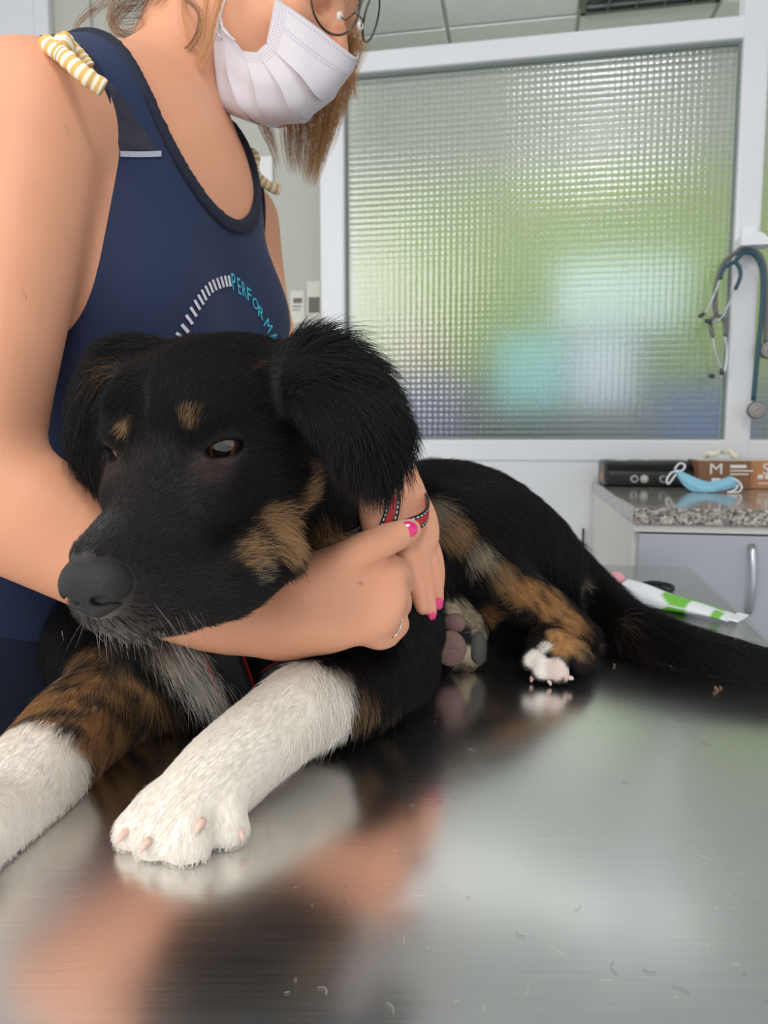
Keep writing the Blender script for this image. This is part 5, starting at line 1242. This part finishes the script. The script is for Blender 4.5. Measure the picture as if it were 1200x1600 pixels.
# ------------------------------------------------------------------ leash and harness
def strap_material(name, mid, edge, stitch=True):
    m, N, L, b = new_mat(name); u = N.new('ShaderNodeUVMap'); sp = N.new('ShaderNodeSeparateXYZ'); L.new(u.outputs[0], sp.inputs[0])
    a = math_node(N, L, 'ABSOLUTE', math_node(N, L, 'SUBTRACT', sp.outputs[1], .5)); edge_f = math_node(N, L, 'GREATER_THAN', a, .24 if stitch else .44)
    rib = math_node(N, L, 'MULTIPLY', math_node(N, L, 'SINE', math_node(N, L, 'MULTIPLY', sp.outputs[0], 2 * math.pi * 700)), .12)
    mx = N.new('ShaderNodeMixRGB'); mx.inputs[1].default_value = (*lin(mid), 1); mx.inputs[2].default_value = (*lin(edge), 1); L.new(edge_f, mx.inputs[0]); out = mx.outputs[0]
    if stitch:
        band = math_node(N, L, 'LESS_THAN', math_node(N, L, 'ABSOLUTE', math_node(N, L, 'SUBTRACT', a, .355)), .045)
        dash = math_node(N, L, 'GREATER_THAN', math_node(N, L, 'SINE', math_node(N, L, 'MULTIPLY', sp.outputs[0], 2 * math.pi * 260)), -.2)
        m2 = N.new('ShaderNodeMixRGB'); m2.inputs[2].default_value = (.75, .74, .72, 1); L.new(math_node(N, L, 'MULTIPLY', band, dash), m2.inputs[0]); L.new(out, m2.inputs[1]); out = m2.outputs[0]
    L.new(out, b.inputs['Base Color']); b.inputs['Roughness'].default_value = .6
    bn = N.new('ShaderNodeBump'); bn.inputs['Strength'].default_value = .5; bn.inputs['Distance'].default_value = .0005; L.new(rib, bn.inputs['Height']); L.new(bn.outputs['Normal'], b.inputs['Normal'])
    return m
def strap(name, pts, wv, wd, th, m, parent, n=40):
    q = spline(pts, n); W_ = spline(wv, n); tg = np.gradient(q, axis=0); V = []; UV = []; s_ = np.concatenate([[0], np.cumsum(np.linalg.norm(np.diff(q, axis=0), axis=1))])
    for i in range(n):
        t = nrm(tg[i]); w_ = nrm(W_[i] - t * (W_[i] @ t)); nn = np.cross(t, w_)
        for a, b, v in ((-1, -1, 0), (-.5, -1, .25), (.5, -1, .75), (1, -1, 1), (1, 1, 1), (.5, 1, .75), (-.5, 1, .25), (-1, 1, 0)):
            V.append(q[i] + w_ * a * wd / 2 + nn * b * th / 2); UV.append((s_[i], v))
    F = [[i * 8 + j, i * 8 + (j + 1) % 8, (i + 1) * 8 + (j + 1) % 8, (i + 1) * 8 + j] for i in range(n - 1) for j in range(8)] + [list(range(8))[::-1], list(range((n - 1) * 8, n * 8))]
    return link_mesh(name, np.array(V), F, m, parent, True, uv=np.array(UV))
red_m = strap_material('red_leash_webbing', (190, 34, 40), (24, 20, 22))
leash = empty('leash', P(640, 810, .55), 'red and black stitched leash looped around the woman\'s far wrist', 'leash')
cv = cam_vec
strap('webbing', [P(612, 740, .565), P(614, 775, .552), P(612, 800, .545), P(604, 824, .543), P(598, 842, .548)], [cv((1, .1, -.1)), cv((1, .05, -.1)), cv((1, -.1, .1)), cv((1, -.3, .1)), cv((1, -.35, 0))], .0112, .0018, red_m, leash)
strap('webbing', [P(600, 838, .542), P(618, 829, .533), P(640, 821, .530), P(661, 811, .537), P(669, 795, .553), P(660, 777, .575), P(640, 770, .592), P(615, 765, .60)], [cv((-.1, 1, .2))] * 3 + [cv((.05, 1, .25))] * 3 + [cv((.1, 1, .1))] * 2, .0108, .0018, red_m, leash)
black_web = strap_material('black_harness_webbing', (14, 15, 20), (188, 24, 32), False)
har = empty('dog_harness', P(350, 1050, .54), 'black dog harness with red edging across the dog chest', 'harness')
def on_dog(px, py, off=.006):
    q, n_ = hit(dog_bvh, px, py); return (q + n_ * off) if q is not None else P(px, py, .53)
hp_ = [on_dog(332, 992), on_dog(348, 1030), on_dog(362, 1066), on_dog(372, 1096)]
strap('chest_strap', hp_, [cv((1, .3, -.3))] * 4, .026, .003, black_web, har)
hp2 = [on_dog(372, 1094), on_dog(420, 1060), on_dog(470, 1030), on_dog(520, 1006)]
strap('side_strap', hp2, [cv((.3, 1, 0))] * 4, .022, .003, black_web, har)
# ------------------------------------------------------------------ loose dog hairs on the table
ls, lr_, lc = [], [], []
for i in range(70):
    px, py = 420 + 780 * rng.random(), 1110 + 470 * rng.random(); a = on_z(px, py, TABLE_Z + .0006); th = rng.random() * 6.28; l = .002 + .009 * rng.random() ** 2; cvr = rng.normal() * 1.2
    t = np.linspace(0, 1, 6); ls.append(np.stack([a[0] + np.cumsum(np.cos(th + cvr * t)) * l / 6, a[1] + np.cumsum(np.sin(th + cvr * t)) * l / 6, np.full(6, TABLE_Z + .0006)], 1)); lr_.append(np.full(6, .00006)); k = rng.random(); lc.append((.6, .55, .48) if k < .6 else (.03, .025, .02))
curves_object('loose_hair', np.array(ls), np.array(lr_), np.array(lc), fur_m, tab)
